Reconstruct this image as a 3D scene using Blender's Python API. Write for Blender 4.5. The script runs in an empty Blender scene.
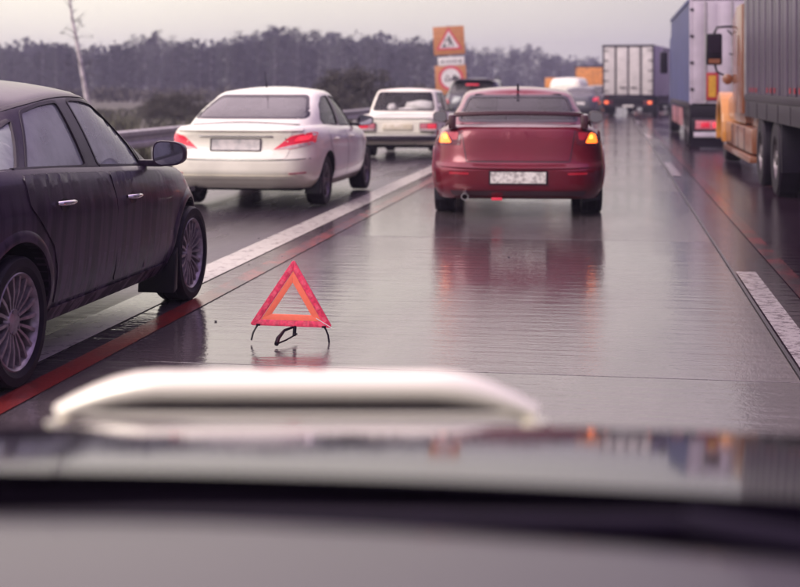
import bpy, bmesh, math, random
import numpy as np
from mathutils import Vector, Matrix
random.seed(7); np.random.seed(7)
SC = bpy.context.scene
COL = SC.collection
R = math.radians

# ------------------------------------------------------------------ camera
PSI = R(8.925)                     # the camera looks a little left of the road's direction
EYE = 1.45
cam_d = bpy.data.cameras.new('camera'); cam = bpy.data.objects.new('camera', cam_d); COL.objects.link(cam)
cam.location = (0, 0, EYE); cam.rotation_euler = (R(90), 0, PSI)
cam_d.sensor_width = 36; cam_d.lens = 60.75; cam_d.shift_y = -0.2594
cam_d.clip_start = 0.05; cam_d.clip_end = 4000
cam_d.dof.use_dof = True; cam_d.dof.focus_distance = 7.6; cam_d.dof.aperture_fstop = 2.3
SC.camera = cam

# ------------------------------------------------------------------ world, sun, exposure
SUN_EL, SUN_AZ = R(38), R(212)
w = bpy.data.worlds.new('World'); SC.world = w; w.use_nodes = True
nt = w.node_tree; nt.nodes.clear()
def N(tree, typ, **kw):
    n = tree.nodes.new(typ)
    for k, v in kw.items(): setattr(n, k, v)
    return n
out = N(nt, 'ShaderNodeOutputWorld'); bg = N(nt, 'ShaderNodeBackground'); bg.inputs[1].default_value = 0.1
sky = N(nt, 'ShaderNodeTexSky', sky_type='NISHITA'); sky.sun_disc = False
sky.sun_elevation = SUN_EL; sky.sun_rotation = SUN_AZ; sky.dust_density = 6; sky.air_density = 1.5
tc = N(nt, 'ShaderNodeTexCoord'); sep = N(nt, 'ShaderNodeSeparateXYZ'); nt.links.new(tc.outputs['Generated'], sep.inputs[0])
# overcast cloud deck: brighter towards the zenith (CIE overcast law), warm and bright on the left, lilac on the right
dot = N(nt, 'ShaderNodeVectorMath', operation='DOT_PRODUCT'); dot.inputs[1].default_value = (-0.99, 0.10, 0.0)
nt.links.new(tc.outputs['Generated'], dot.inputs[0])
mr = N(nt, 'ShaderNodeMapRange', interpolation_type='SMOOTHSTEP'); mr.inputs[1].default_value = -0.5; mr.inputs[2].default_value = 0.52
nt.links.new(dot.outputs['Value'], mr.inputs[0])
mixaz = N(nt, 'ShaderNodeMix', data_type='RGBA')
mixaz.inputs[6].default_value = (1.45, 1.15, 2.0, 1); mixaz.inputs[7].default_value = (8.7, 8.1, 6.6, 1)
nt.links.new(mr.outputs[0], mixaz.inputs[0])
el = N(nt, 'ShaderNodeMapRange'); el.inputs[1].default_value = 0.0; el.inputs[2].default_value = 1.0
el.inputs[3].default_value = 1.0; el.inputs[4].default_value = 2.5
nt.links.new(sep.outputs[2], el.inputs[0])
noi = N(nt, 'ShaderNodeTexNoise'); noi.inputs['Scale'].default_value = 2.2; noi.inputs['Detail'].default_value = 4
nt.links.new(tc.outputs['Generated'], noi.inputs['Vector'])
nm = N(nt, 'ShaderNodeMapRange'); nm.inputs[1].default_value = 0.3; nm.inputs[2].default_value = 0.7; nm.inputs[3].default_value = 0.9; nm.inputs[4].default_value = 1.1
nt.links.new(noi.outputs[0], nm.inputs[0])
mul = N(nt, 'ShaderNodeMath', operation='MULTIPLY'); nt.links.new(el.outputs[0], mul.inputs[0]); nt.links.new(nm.outputs[0], mul.inputs[1])
# overhead, out of view, a lilac tint is added for purple shadows and sheen
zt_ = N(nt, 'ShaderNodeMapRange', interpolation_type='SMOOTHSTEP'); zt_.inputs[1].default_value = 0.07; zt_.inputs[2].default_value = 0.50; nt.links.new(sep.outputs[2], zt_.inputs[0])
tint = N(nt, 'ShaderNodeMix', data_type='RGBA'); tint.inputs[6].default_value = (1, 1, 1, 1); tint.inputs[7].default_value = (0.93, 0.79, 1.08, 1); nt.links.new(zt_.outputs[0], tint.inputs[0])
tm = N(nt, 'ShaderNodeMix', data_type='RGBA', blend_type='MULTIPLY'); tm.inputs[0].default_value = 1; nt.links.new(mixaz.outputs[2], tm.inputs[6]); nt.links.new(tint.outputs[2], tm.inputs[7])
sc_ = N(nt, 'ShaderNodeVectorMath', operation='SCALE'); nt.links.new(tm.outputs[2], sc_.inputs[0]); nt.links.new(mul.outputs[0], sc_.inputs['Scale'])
bwn = N(nt, 'ShaderNodeRGBToBW'); nt.links.new(sky.outputs[0], bwn.inputs[0])
mx = N(nt, 'ShaderNodeMix', data_type='RGBA'); mx.inputs[0].default_value = 0.08
nt.links.new(sc_.outputs[0], mx.inputs[6]); nt.links.new(bwn.outputs[0], mx.inputs[7])
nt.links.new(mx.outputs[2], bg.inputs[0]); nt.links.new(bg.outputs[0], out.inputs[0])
sd = bpy.data.lights.new('sun', 'SUN'); sd.energy = 1.4; sd.angle = R(30); sd.color = (1, 0.93, 0.86)
sun = bpy.data.objects.new('sun', sd); COL.objects.link(sun)
# sky.sun_rotation turns clockwise from +Y seen from above
sdir = Vector((math.sin(SUN_AZ) * math.cos(SUN_EL), math.cos(SUN_AZ) * math.cos(SUN_EL), math.sin(SUN_EL)))
sun.rotation_euler = sdir.to_track_quat('Z', 'Y').to_euler()
SC.view_settings.view_transform = 'Standard'; SC.view_settings.look = 'None'
SC.view_settings.exposure = 0.62; SC.view_settings.gamma = 1
SC.cycles.max_bounces = 8; SC.cycles.transparent_max_bounces = 12; SC.cycles.caustics_reflective = False
SC.cycles.sample_clamp_indirect = 6; SC.cycles.use_denoising = True

# ------------------------------------------------------------------ materials
M = {}
def setp(b, **kw):
    for k, v in kw.items():
        if k in b.inputs:
            b.inputs[k].default_value = v
def base_mat(name):
    m = bpy.data.materials.new(name); m.use_nodes = True
    t = m.node_tree; b = t.nodes['Principled BSDF']
    M[name] = m
    return m, t, b
def ramp(t, fac, c0, c1, p0=0.35, p1=0.65):
    r = t.nodes.new('ShaderNodeValToRGB')
    r.color_ramp.elements[0].position = p0; r.color_ramp.elements[1].position = p1
    r.color_ramp.elements[0].color = (*c0, 1); r.color_ramp.elements[1].color = (*c1, 1)
    t.links.new(fac, r.inputs[0]); return r.outputs[0]
def noise(t, scale, detail=4, rough=0.55, stretch=None, coord='Object', dist=0):
    c = t.nodes.new('ShaderNodeTexCoord'); n = t.nodes.new('ShaderNodeTexNoise')
    n.inputs['Scale'].default_value = scale; n.inputs['Detail'].default_value = detail
    n.inputs['Roughness'].default_value = rough; n.inputs['Distortion'].default_value = dist
    if stretch:
        mp = t.nodes.new('ShaderNodeMapping'); mp.inputs['Scale'].default_value = stretch
        t.links.new(c.outputs[coord], mp.inputs[0]); t.links.new(mp.outputs[0], n.inputs[0])
    else: t.links.new(c.outputs[coord], n.inputs[0])
    return n.outputs[0]
def bump(t, b, h, strength, dist, prev=None, coat=False):
    n = t.nodes.new('ShaderNodeBump'); n.inputs['Strength'].default_value = strength; n.inputs['Distance'].default_value = dist
    t.links.new(h, n.inputs['Height'])
    if prev is not None: t.links.new(prev, n.inputs['Normal'])
    t.links.new(n.outputs[0], b.inputs['Normal'])
    if coat: t.links.new(n.outputs[0], b.inputs['Coat Normal'])
    return n.outputs[0]
def plain(name, col, rough=0.5, metal=0.0, var=0.15, scale=6, bmp=0.0, **kw):
    m, t, b = base_mat(name)
    setp(b, Roughness=rough, Metallic=metal, **kw)
    c1 = tuple(max(0, x * (1 - var)) for x in col); c2 = tuple(min(1, x * (1 + var)) for x in col)
    t.links.new(ramp(t, noise(t, scale), c1, c2), b.inputs['Base Color'])
    if bmp: bump(t, b, noise(t, scale * 12), bmp, 0.003)
    return m
def paint(name, col, metal=0.35, rough=0.32, drops=True, dirt=None, coat=1.0):
    m, t, b = base_mat(name)
    setp(b, Metallic=metal, Roughness=rough)
    b.inputs['Coat Weight'].default_value = coat; b.inputs['Coat Roughness'].default_value = 0.06
    c = ramp(t, noise(t, 3), tuple(x * 0.93 for x in col), tuple(min(1, x * 1.07) for x in col))
    if dirt:
        # road grime, thicker low on the body, broken by the tracks of running water
        st = noise(t, 1.0, 5, 0.6, (9, 16, 0.9)); lowc = t.nodes.new('ShaderNodeTexCoord'); sp = t.nodes.new('ShaderNodeSeparateXYZ')
        t.links.new(lowc.outputs['Object'], sp.inputs[0])
        h = t.nodes.new('ShaderNodeMapRange'); h.inputs[1].default_value = 0.35; h.inputs[2].default_value = 0.95; h.inputs[3].default_value = 1.0; h.inputs[4].default_value = 0.12
        t.links.new(sp.outputs[2], h.inputs[0])
        s2 = t.nodes.new('ShaderNodeMapRange'); s2.inputs[1].default_value = 0.44; s2.inputs[2].default_value = 0.54; t.links.new(st, s2.inputs[0])
        mm = t.nodes.new('ShaderNodeMath'); mm.operation = 'MULTIPLY'; t.links.new(h.outputs[0], mm.inputs[0]); t.links.new(s2.outputs[0], mm.inputs[1])
        mix = t.nodes.new('ShaderNodeMix'); mix.data_type = 'RGBA'; t.links.new(mm.outputs[0], mix.inputs[0]); t.links.new(c, mix.inputs[6]); mix.inputs[7].default_value = (*dirt, 1)
        c = mix.outputs[2]
        rr = t.nodes.new('ShaderNodeMapRange'); rr.inputs[3].default_value = 0.05; rr.inputs[4].default_value = 0.35; t.links.new(mm.outputs[0], rr.inputs[0]); t.links.new(rr.outputs[0], b.inputs['Coat Roughness'])
    t.links.new(c, b.inputs['Base Color'])
    if drops:
        cc = t.nodes.new('ShaderNodeTexCoord'); v = t.nodes.new('ShaderNodeTexVoronoi'); v.inputs['Scale'].default_value = 120
        t.links.new(cc.outputs['Object'], v.inputs['Vector'])
        r = t.nodes.new('ShaderNodeMapRange'); r.inputs[1].default_value = 0.0; r.inputs[2].default_value = 0.33; r.inputs[3].default_value = 1; r.inputs[4].default_value = 0; t.links.new(v.outputs['Distance'], r.inputs[0])
        bump(t, b, r.outputs[0], 0.30, 0.0012, coat=True)
    return m
def glass(name, tint=(0.5, 0.5, 0.52), film=0.10, filmcol=(0.45, 0.45, 0.48), drops=True, ior=1.55):
    m = bpy.data.materials.new(name); m.use_nodes = True; t = m.node_tree; t.nodes.clear()
    o = t.nodes.new('ShaderNodeOutputMaterial'); tr = t.nodes.new('ShaderNodeBsdfTransparent'); tr.inputs[0].default_value = (*tint, 1)
    gl = t.nodes.new('ShaderNodeBsdfGlossy'); gl.inputs['Roughness'].default_value = 0.03
    df = t.nodes.new('ShaderNodeBsdfDiffuse'); df.inputs[0].default_value = (*filmcol, 1)
    lw = t.nodes.new('ShaderNodeFresnel'); lw.inputs[0].default_value = ior
    m1 = t.nodes.new('ShaderNodeMixShader'); m1.inputs[0].default_value = film
    fl = t.nodes.new('ShaderNodeMapRange'); fl.inputs[1].default_value = 0.35; fl.inputs[2].default_value = 0.65; fl.inputs[3].default_value = film * 0.85; fl.inputs[4].default_value = film * 1.2
    t.links.new(noise(t, 5, 5, 0.6), fl.inputs[0]); t.links.new(fl.outputs[0], m1.inputs[0]); t.links.new(tr.outputs[0], m1.inputs[1]); t.links.new(df.outputs[0], m1.inputs[2])
    m2 = t.nodes.new('ShaderNodeMixShader'); t.links.new(lw.outputs[0], m2.inputs[0]); t.links.new(m1.outputs[0], m2.inputs[1]); t.links.new(gl.outputs[0], m2.inputs[2])
    if drops:
        cc = t.nodes.new('ShaderNodeTexCoord'); v = t.nodes.new('ShaderNodeTexVoronoi'); v.inputs['Scale'].default_value = 220; t.links.new(cc.outputs['Object'], v.inputs['Vector'])
        bn = t.nodes.new('ShaderNodeBump'); bn.inputs['Strength'].default_value = 0.05; bn.inputs['Distance'].default_value = 0.001; t.links.new(v.outputs['Distance'], bn.inputs['Height'])
        t.links.new(bn.outputs[0], gl.inputs['Normal'])
    t.links.new(m2.outputs[0], o.inputs[0]); M[name] = m; return m
def emit(name, col, e, base=None, rough=0.25):
    m, t, b = base_mat(name)
    setp(b, Roughness=rough); b.inputs['Base Color'].default_value = (*(base or col), 1)
    b.inputs['Emission Color'].default_value = (*col, 1); b.inputs['Emission Strength'].default_value = e
    b.inputs['Coat Weight'].default_value = 0.6
    bump(t, b, noise(t, 60), 0.3, 0.002)
    return m
def wet(name, c0, c1, wetness, rlo, rhi, ripple=0.30, ior=1.40, aggregate=0.25):
    """rain-wet road surface: aggregate, smeared tyre paths, a thin film of water with wind ripples"""
    m, t, b = base_mat(name)
    col = ramp(t, noise(t, 0.9, 6, 0.62, (1.6, 0.25, 1)), c0, c1, 0.3, 0.72)
    fine = ramp(t, noise(t, 90, 3, 0.7), (0.40, 0.40, 0.40), (1.75, 1.70, 1.66), 0.32, 0.70)
    mu = t.nodes.new('ShaderNodeMix'); mu.data_type = 'RGBA'; mu.blend_type = 'MULTIPLY'; mu.inputs[0].default_value = 0.8
    t.links.new(col, mu.inputs[6]); t.links.new(fine, mu.inputs[7]); t.links.new(mu.outputs[2], b.inputs['Base Color'])
    film = noise(t, 0.7, 5, 0.6, (1.2, 0.22, 1))
    r = t.nodes.new('ShaderNodeMapRange'); r.inputs[1].default_value = 0.33; r.inputs[2].default_value = 0.62; r.inputs[3].default_value = rlo; r.inputs[4].default_value = rhi
    t.links.new(film, r.inputs[0]); t.links.new(r.outputs[0], b.inputs['Roughness'])
    b.inputs['Specular IOR Level'].default_value = wetness
    b.inputs['IOR'].default_value = ior
    n1 = bump(t, b, noise(t, 24, 3, 0.6), ripple, 0.004)
    n2 = bump(t, b, noise(t, 5, 3, 0.55, (0.30, 1.9, 1)), ripple * 1.0, 0.012, prev=n1)
    if aggregate:   # stone grain stands out of the water in patches
        bump(t, b, noise(t, 110, 2, 0.6), aggregate, 0.0020, prev=n2)
        bn = b.inputs['Normal'].links[0].from_node; q = t.nodes.new('ShaderNodeMapRange')
        q.inputs[1].default_value = 0.42; q.inputs[2].default_value = 0.62; q.inputs[3].default_value = 0.15 * aggregate; q.inputs[4].default_value = aggregate
        t.links.new(noise(t, 0.55, 4, 0.6, (1.3, 0.35, 1)), q.inputs[0]); t.links.new(q.outputs[0], bn.inputs['Strength'])
    return m
wet('wet_concrete', (0.048, 0.038, 0.045), (0.115, 0.096, 0.100), 1.0, 0.02, 0.12, 0.27, ior=1.62, aggregate=0.45)
wet('wet_asphalt', (0.028, 0.022, 0.030), (0.058, 0.048, 0.056), 0.8, 0.14, 0.40, 0.5, aggregate=0.5)
wet('wet_asphalt_dark', (0.014, 0.006, 0.014), (0.030, 0.015, 0.027), 0.6, 0.08, 0.22, 0.3)
def marking(name, col, wear, under, wear_col_scale=4):
    m, t, b = base_mat(name)
    f = noise(t, wear_col_scale, 8, 0.72)
    c = ramp(t, f, under, col, wear - 0.06, wear + 0.06)
    t.links.new(c, b.inputs['Base Color']); setp(b, Roughness=0.14, IOR=1.55)
    n1 = bump(t, b, noise(t, 30, 3), 0.3, 0.003); bump(t, b, noise(t, 150, 2), 0.3, 0.0015, prev=n1)
    return m
marking('white_marking', (0.70, 0.66, 0.58), 0.42, (0.25, 0.22, 0.21), 11)
marking('dash_marking', (0.36, 0.32, 0.33), 0.46, (0.12, 0.09, 0.105), 14)
marking('red_marking', (0.23, 0.032, 0.03), 0.40, (0.10, 0.035, 0.035))
marking('worn_red_marking', (0.34, 0.09, 0.08), 0.52, (0.085, 0.062, 0.070), 5)
marking('faint_red_marking', (0.15, 0.012, 0.022), 0.53, (0.022, 0.011, 0.020), 1.5)
plain('joint_dark', (0.03, 0.025, 0.03), 0.3)
plain('soil', (0.07, 0.065, 0.045), 0.9, scale=1.5, var=0.35)
plain('grass', (0.075, 0.072, 0.045), 0.8, scale=3, var=0.35)
plain('leaf_dark', (0.020, 0.023, 0.026), 0.8, scale=0.6, var=0.45)
plain('leaf_mid', (0.045, 0.050, 0.046), 0.8, scale=0.6, var=0.45)
plain('leaf_bush', (0.042, 0.036, 0.022), 0.8, scale=2, var=0.4)
plain('bark_pale', (0.48, 0.43, 0.43), 0.9, scale=3, var=0.5)
plain('bark_wood', (0.20, 0.185, 0.19), 0.9, scale=3, var=0.5)
plain('bark_dark', (0.06, 0.05, 0.055), 0.9, scale=3, var=0.4)
plain('galvanised', (0.36, 0.34, 0.35), 0.45, 0.6, scale=4, var=0.2, bmp=0.1)
plain('steel_dark', (0.020, 0.012, 0.023), 0.45, 0.5, scale=8)
plain('chassis', (0.005, 0.002, 0.008), 0.6, scale=8, var=0.4)
plain('rubber', (0.007, 0.0035, 0.010), 0.55, scale=30, var=0.35, bmp=0.25)
plain('plastic_black', (0.006, 0.003, 0.010), 0.32, scale=20, var=0.2)
plain('seal_black', (0.011, 0.005, 0.013), 0.4, scale=20)
plain('chrome', (0.75, 0.72, 0.72), 0.12, 1.0, scale=10, var=0.05)
plain('alloy', (0.34, 0.30, 0.31), 0.34, 0.55, scale=18, var=0.3)
plain('alloy_dark', (0.13, 0.11, 0.12), 0.4, 0.6, scale=18, var=0.3)
plain('interior', (0.018, 0.014, 0.02), 0.8, scale=10)
plain('interior_light', (0.30, 0.28, 0.27), 0.8, scale=10)
plain('cushion', (0.74, 0.70, 0.68), 0.8, scale=9, var=0.12, bmp=0.4)
plain('tan_cloth', (0.28, 0.17, 0.11), 0.8, scale=9)
plain('mirror_glass', (0.55, 0.55, 0.60), 0.06, 1.0, var=0.02)
paint('paint_focus', (0.015, 0.006, 0.021), metal=0.0, rough=0.40, dirt=(0.085, 0.052, 0.088), coat=0.42)
M['paint_focus'].node_tree.nodes['Principled BSDF'].inputs['Specular IOR Level'].default_value = 0.22
paint('paint_white', (0.82, 0.78, 0.66), metal=0.0, rough=0.4)
paint('paint_old_white', (0.78, 0.74, 0.63), metal=0.0, rough=0.5, coat=0.5)
paint('paint_red', (0.15, 0.001, 0.013), metal=0.3, rough=0.28, coat=0.6)
paint('paint_red_dark', (0.045, 0.003, 0.010), metal=0.35, rough=0.32)
paint('paint_dark', (0.025, 0.022, 0.035), metal=0.3, rough=0.3)
paint('paint_graphite', (0.060, 0.055, 0.068), metal=0.3, rough=0.3)
paint('paint_scuttle', (0.026, 0.018, 0.032), metal=0.0, rough=0.38, drops=False, coat=0.25)
M['paint_scuttle'].node_tree.nodes['Principled BSDF'].inputs['Specular IOR Level'].default_value = 0.4
paint('paint_bonnet', (0.07, 0.055, 0.095), metal=1.0, rough=0.08, drops=False, coat=0.2)
paint('paint_orange', (0.19, 0.058, 0.022), metal=0.0, rough=0.45, coat=0.6)
paint('paint_yellow', (0.50, 0.19, 0.02), metal=0.0, rough=0.45, coat=0.6)
glass('glass', (0.98, 0.98, 0.98), 0.02, (0.6, 0.58, 0.58), ior=1.38)
glass('glass_milky', (0.92, 0.94, 0.92), 0.33, (0.88, 0.98, 0.90), ior=1.8)  # pale film: rain fog, with reflected sky also put into its colour
glass('glass_dark', (0.34, 0.32, 0.36), 0.22, (0.42, 0.39, 0.40))
emit('tail_red', (1.0, 0.03, 0.06), 0.22, (0.5, 0.02, 0.05))
emit('tail_red_bright', (1.0, 0.05, 0.09), 0.6, (0.6, 0.02, 0.04))
emit('tail_dim', (0.6, 0.02, 0.04), 0.12, (0.30, 0.01, 0.025))
emit('lamp_amber', (1.0, 0.17, 0.015), 1.7)
emit('lamp_amber_core', (1.0, 0.27, 0.03), 4.0)
emit('lamp_orange_red', (1.0, 0.17, 0.06), 0.7)
plain('lens_clear', (0.62, 0.50, 0.50), 0.15, scale=30, var=0.25)
plain('lens_pink', (0.55, 0.16, 0.20), 0.15, scale=30, var=0.25)
plain('lens_smoke', (0.10, 0.012, 0.025), 0.12, scale=30)
def plate_mat(name, lo, hi, sc):
    m, t, b = base_mat(name); setp(b, Roughness=0.35)
    t.links.new(ramp(t, noise(t, sc, 3), lo, hi, 0.36, 0.60), b.inputs['Base Color'])
plate_mat('plate_white', (0.42, 0.38, 0.37), (0.86, 0.82, 0.78), 26)
plate_mat('plate_grey', (0.36, 0.35, 0.34), (0.60, 0.55, 0.52), 9)
plate_mat('plate_cream', (0.62, 0.55, 0.40), (0.78, 0.72, 0.62), 9)
plain('tri_red', (0.84, 0.045, 0.12), 0.4, scale=60, var=0.3, bmp=0.5)
plain('tri_red_light', (0.88, 0.10, 0.17), 0.4, scale=60, var=0.2, bmp=0.5)
plain('tri_orange', (0.97, 0.19, 0.11), 0.5, scale=40, var=0.05)   # fluorescent film
plain('sign_orange', (0.50, 0.20, 0.075), 0.5, scale=8, var=0.12)
plain('sign_red', (0.58, 0.075, 0.11), 0.4, scale=8, var=0.1)
plain('sign_white', (0.72, 0.68, 0.66), 0.4, scale=8, var=0.08)
plain('sign_black', (0.02, 0.018, 0.025), 0.5)
plain('sign_grey', (0.20, 0.18, 0.20), 0.5)
plain('curtain_blue', (0.028, 0.036, 0.14), 0.5, scale=2, var=0.2)
plain('trailer_white', (0.44, 0.38, 0.45), 0.45, scale=2, var=0.12)
plain('door_white', (0.56, 0.51, 0.50), 0.45, scale=2.5, var=0.12)
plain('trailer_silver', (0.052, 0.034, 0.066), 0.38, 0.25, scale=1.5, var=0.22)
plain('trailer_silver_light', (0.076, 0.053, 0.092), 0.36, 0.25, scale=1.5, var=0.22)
plain('rail_dark', (0.014, 0.006, 0.019), 0.45, 0.3, scale=3)
plain('tarp_orange', (0.70, 0.27, 0.055), 0.55, scale=3, var=0.2)
plain('reflector_red', (0.33, 0.015, 0.03), 0.3, scale=20)
plain('reflector_yellow', (0.52, 0.27, 0.03), 0.3, scale=20)
plain('reflector_pink', (0.42, 0.17, 0.19), 0.4, scale=20)
for q_ in ('rubber', 'chassis', 'plastic_black', 'rail_dark'): M[q_].node_tree.nodes['Principled BSDF'].inputs['Specular IOR Level'].default_value = 0.22
m, t, b = base_mat('polished_tube'); setp(b, Metallic=0.25, Roughness=0.25); b.inputs['Base Color'].default_value = (0.95, 0.91, 0.74, 1)
b.inputs['Coat Weight'].default_value = 1; b.inputs['Coat Roughness'].default_value = 0.1
plain('dashboard', (0.05, 0.04, 0.05), 0.55, scale=30)

# ------------------------------------------------------------------ object helpers
def tag(o, label=None, cat=None, group=None, kind=None):
    if label: o['label'] = label
    if cat: o['category'] = cat
    if group: o['group'] = group
    if kind: o['kind'] = kind
    return o
def empty(name, loc=(0, 0, 0), rz=0, parent=None):
    o = bpy.data.objects.new(name, None); COL.objects.link(o); o.location = loc; o.rotation_euler = (0, 0, rz)
    o.empty_display_size = 0.2
    if parent: o.parent = parent
    return o
def mesh_from(name, verts, faces, mats=None, fm=None, smooth=38):
    me = bpy.data.meshes.new(name); me.from_pydata([tuple(v) for v in verts], [], faces); me.validate(verbose=False)
    for mm in (mats or []): me.materials.append(M[mm])
    if fm is not None and len(fm) == len(me.polygons):
        me.polygons.foreach_set('material_index', fm)
    if smooth:
        me.shade_smooth() if hasattr(me, 'shade_smooth') else me.polygons.foreach_set('use_smooth', [True] * len(me.polygons))
        try: me.set_sharp_from_angle(angle=R(smooth))
        except Exception: pass
    me.update(); return me
def link(name, me, parent=None, loc=(0, 0, 0), rot=(0, 0, 0)):
    o = bpy.data.objects.new(name, me); COL.objects.link(o); o.parent = parent; o.location = loc; o.rotation_euler = rot; return o
def kids(o): return [c for c in bpy.data.objects if c.parent == o]
def dup(o, parent=None, chmap=None):
    if chmap is None:
        chmap = {}
        for c in bpy.data.objects:
            if c.parent: chmap.setdefault(c.parent.name, []).append(c)
    c = o.copy(); COL.objects.link(c); c.parent = parent
    for k in chmap.get(o.name, []): dup(k, c, chmap)
    return c
class MB:
    def __init__(s): s.v, s.f = [], []
    def add(s, v, f):
        n = len(s.v); s.v += [Vector(p) for p in v]; s.f += [tuple(i + n for i in q) for q in f]; return s
    def box(s, x0, x1, y0, y1, z0, z1, bev=0.0, mtx=None):
        bm = bmesh.new(); bmesh.ops.create_cube(bm, size=1)
        for v in bm.verts: v.co = Vector(((x0 + x1) / 2 + v.co.x * (x1 - x0), (y0 + y1) / 2 + v.co.y * (y1 - y0), (z0 + z1) / 2 + v.co.z * (z1 - z0)))
        if bev: bmesh.ops.bevel(bm, geom=bm.edges[:] , offset=bev, segments=2, affect='EDGES', profile=0.6)
        if mtx: bmesh.ops.transform(bm, matrix=mtx, verts=bm.verts)
        bm.verts.index_update(); s.add([v.co.copy() for v in bm.verts], [[v.index for v in f.verts] for f in bm.faces]); bm.free(); return s
    def prism(s, poly, a0, a1, axis='x', bev=0.0):
        """poly: list of 2-D points in the plane normal to axis (x:(y,z) y:(x,z) z:(x,y))"""
        def P(p, a): return {'x': (a, p[0], p[1]), 'y': (p[0], a, p[1]), 'z': (p[0], p[1], a)}[axis]
        n = len(poly); bm = bmesh.new()
        A = [bm.verts.new(P(p, a0)) for p in poly]; B = [bm.verts.new(P(p, a1)) for p in poly]
        bm.faces.new(A[::-1]); bm.faces.new(B)
        for i in range(n): bm.faces.new((A[i], A[(i + 1) % n], B[(i + 1) % n], B[i]))
        bmesh.ops.recalc_face_normals(bm, faces=bm.faces)
        if bev: bmesh.ops.bevel(bm, geom=bm.edges[:], offset=bev, segments=2, affect='EDGES', profile=0.6)
        bm.verts.index_update(); s.add([v.co.copy() for v in bm.verts], [[v.index for v in f.verts] for f in bm.faces]); bm.free(); return s
    def tube(s, pts, r, n=10, closed=False, cap=True):
        pts = [Vector(p) for p in pts]; rr = r if isinstance(r, (list, tuple)) else [r] * len(pts)
        vs, fs = [], []; up = None
        for i, p in enumerate(pts):
            a = pts[i - 1] if (i > 0 or closed) else p; c = pts[(i + 1) % len(pts)] if (i < len(pts) - 1 or closed) else p
            d = (c - a).normalized()
            if up is None: up = Vector((0, 0, 1)) if abs(d.z) < 0.9 else Vector((0, 1, 0))
            u = (up - d * up.dot(d)).normalized(); up = u; w_ = d.cross(u)
            for k in range(n):
                an = 2 * math.pi * k / n; vs.append(p + (u * math.cos(an) + w_ * math.sin(an)) * rr[i])
        m_ = len(pts); L = m_ if closed else m_ - 1
        for i in range(L):
            for k in range(n):
                a = i * n + k; b_ = i * n + (k + 1) % n; j = ((i + 1) % m_) * n
                fs.append((a, j + k, j + (k + 1) % n, b_))
        if cap and not closed:
            fs.append(tuple(range(n))); fs.append(tuple(range((m_ - 1) * n, m_ * n))[::-1])
        return s.add(vs, fs)
    def lathe(s, prof, n=40, axis='x', c=(0, 0, 0), closed=True):
        """prof: list of (axial, radius)"""
        vs, fs = [], []; m_ = len(prof)
        for k in range(n):
            a = 2 * math.pi * k / n; ca, sa = math.cos(a), math.sin(a)
            for (x, r) in prof:
                p = {'x': (x, r * ca, r * sa), 'y': (r * ca, x, r * sa), 'z': (r * ca, r * sa, x)}[axis]
                vs.append((p[0] + c[0], p[1] + c[1], p[2] + c[2]))
        for k in range(n):
            k2 = (k + 1) % n
            for i in range(m_ if closed else m_ - 1):
                j = (i + 1) % m_; fs.append((k * m_ + i, k * m_ + j, k2 * m_ + j, k2 * m_ + i))
        return s.add(vs, fs)
    def mesh(s, name, mats, smooth=38):
        me = mesh_from(name, s.v, s.f, mats if isinstance(mats, list) else [mats], None, 0)
        bm = bmesh.new(); bm.from_mesh(me); bmesh.ops.recalc_face_normals(bm, faces=bm.faces); bm.to_mesh(me); bm.free()
        if smooth:
            me.shade_smooth(); me.set_sharp_from_angle(angle=R(smooth))
        return me
    def build(s, name, mats, parent=None, smooth=38, loc=(0, 0, 0), rot=(0, 0, 0)):
        return link(name, s.mesh(name, mats, smooth), parent, loc, rot)

# ------------------------------------------------------------------ smooth tables
class Tab:
    def __init__(s, pts):
        s.x = np.array([p[0] for p in pts], float); s.y = np.array([p[1] for p in pts], float)
        x, y = s.x, s.y; n = len(x)
        if n == 1: s.m = np.zeros(1); return
        d = np.diff(y) / np.diff(x); m_ = np.zeros(n); m_[0] = d[0]; m_[-1] = d[-1]
        for i in range(1, n - 1):
            if d[i - 1] * d[i] > 0:
                w1 = 2 * (x[i + 1] - x[i]) + (x[i] - x[i - 1]); w2 = (x[i + 1] - x[i]) + 2 * (x[i] - x[i - 1])
                m_[i] = (w1 + w2) / (w1 / d[i - 1] + w2 / d[i])
        s.m = m_
    def __call__(s, t_):
        x, y, m_ = s.x, s.y, s.m
        if t_ <= x[0] or len(x) == 1: return float(y[0])
        if t_ >= x[-1]: return float(y[-1])
        i = int(np.searchsorted(x, t_)) - 1; h = x[i + 1] - x[i]; u = (t_ - x[i]) / h
        return float((1 + 2 * u) * (1 - u) ** 2 * y[i] + u * (1 - u) ** 2 * h * m_[i] + u * u * (3 - 2 * u) * y[i + 1] + u * u * (u - 1) * h * m_[i + 1])
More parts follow.
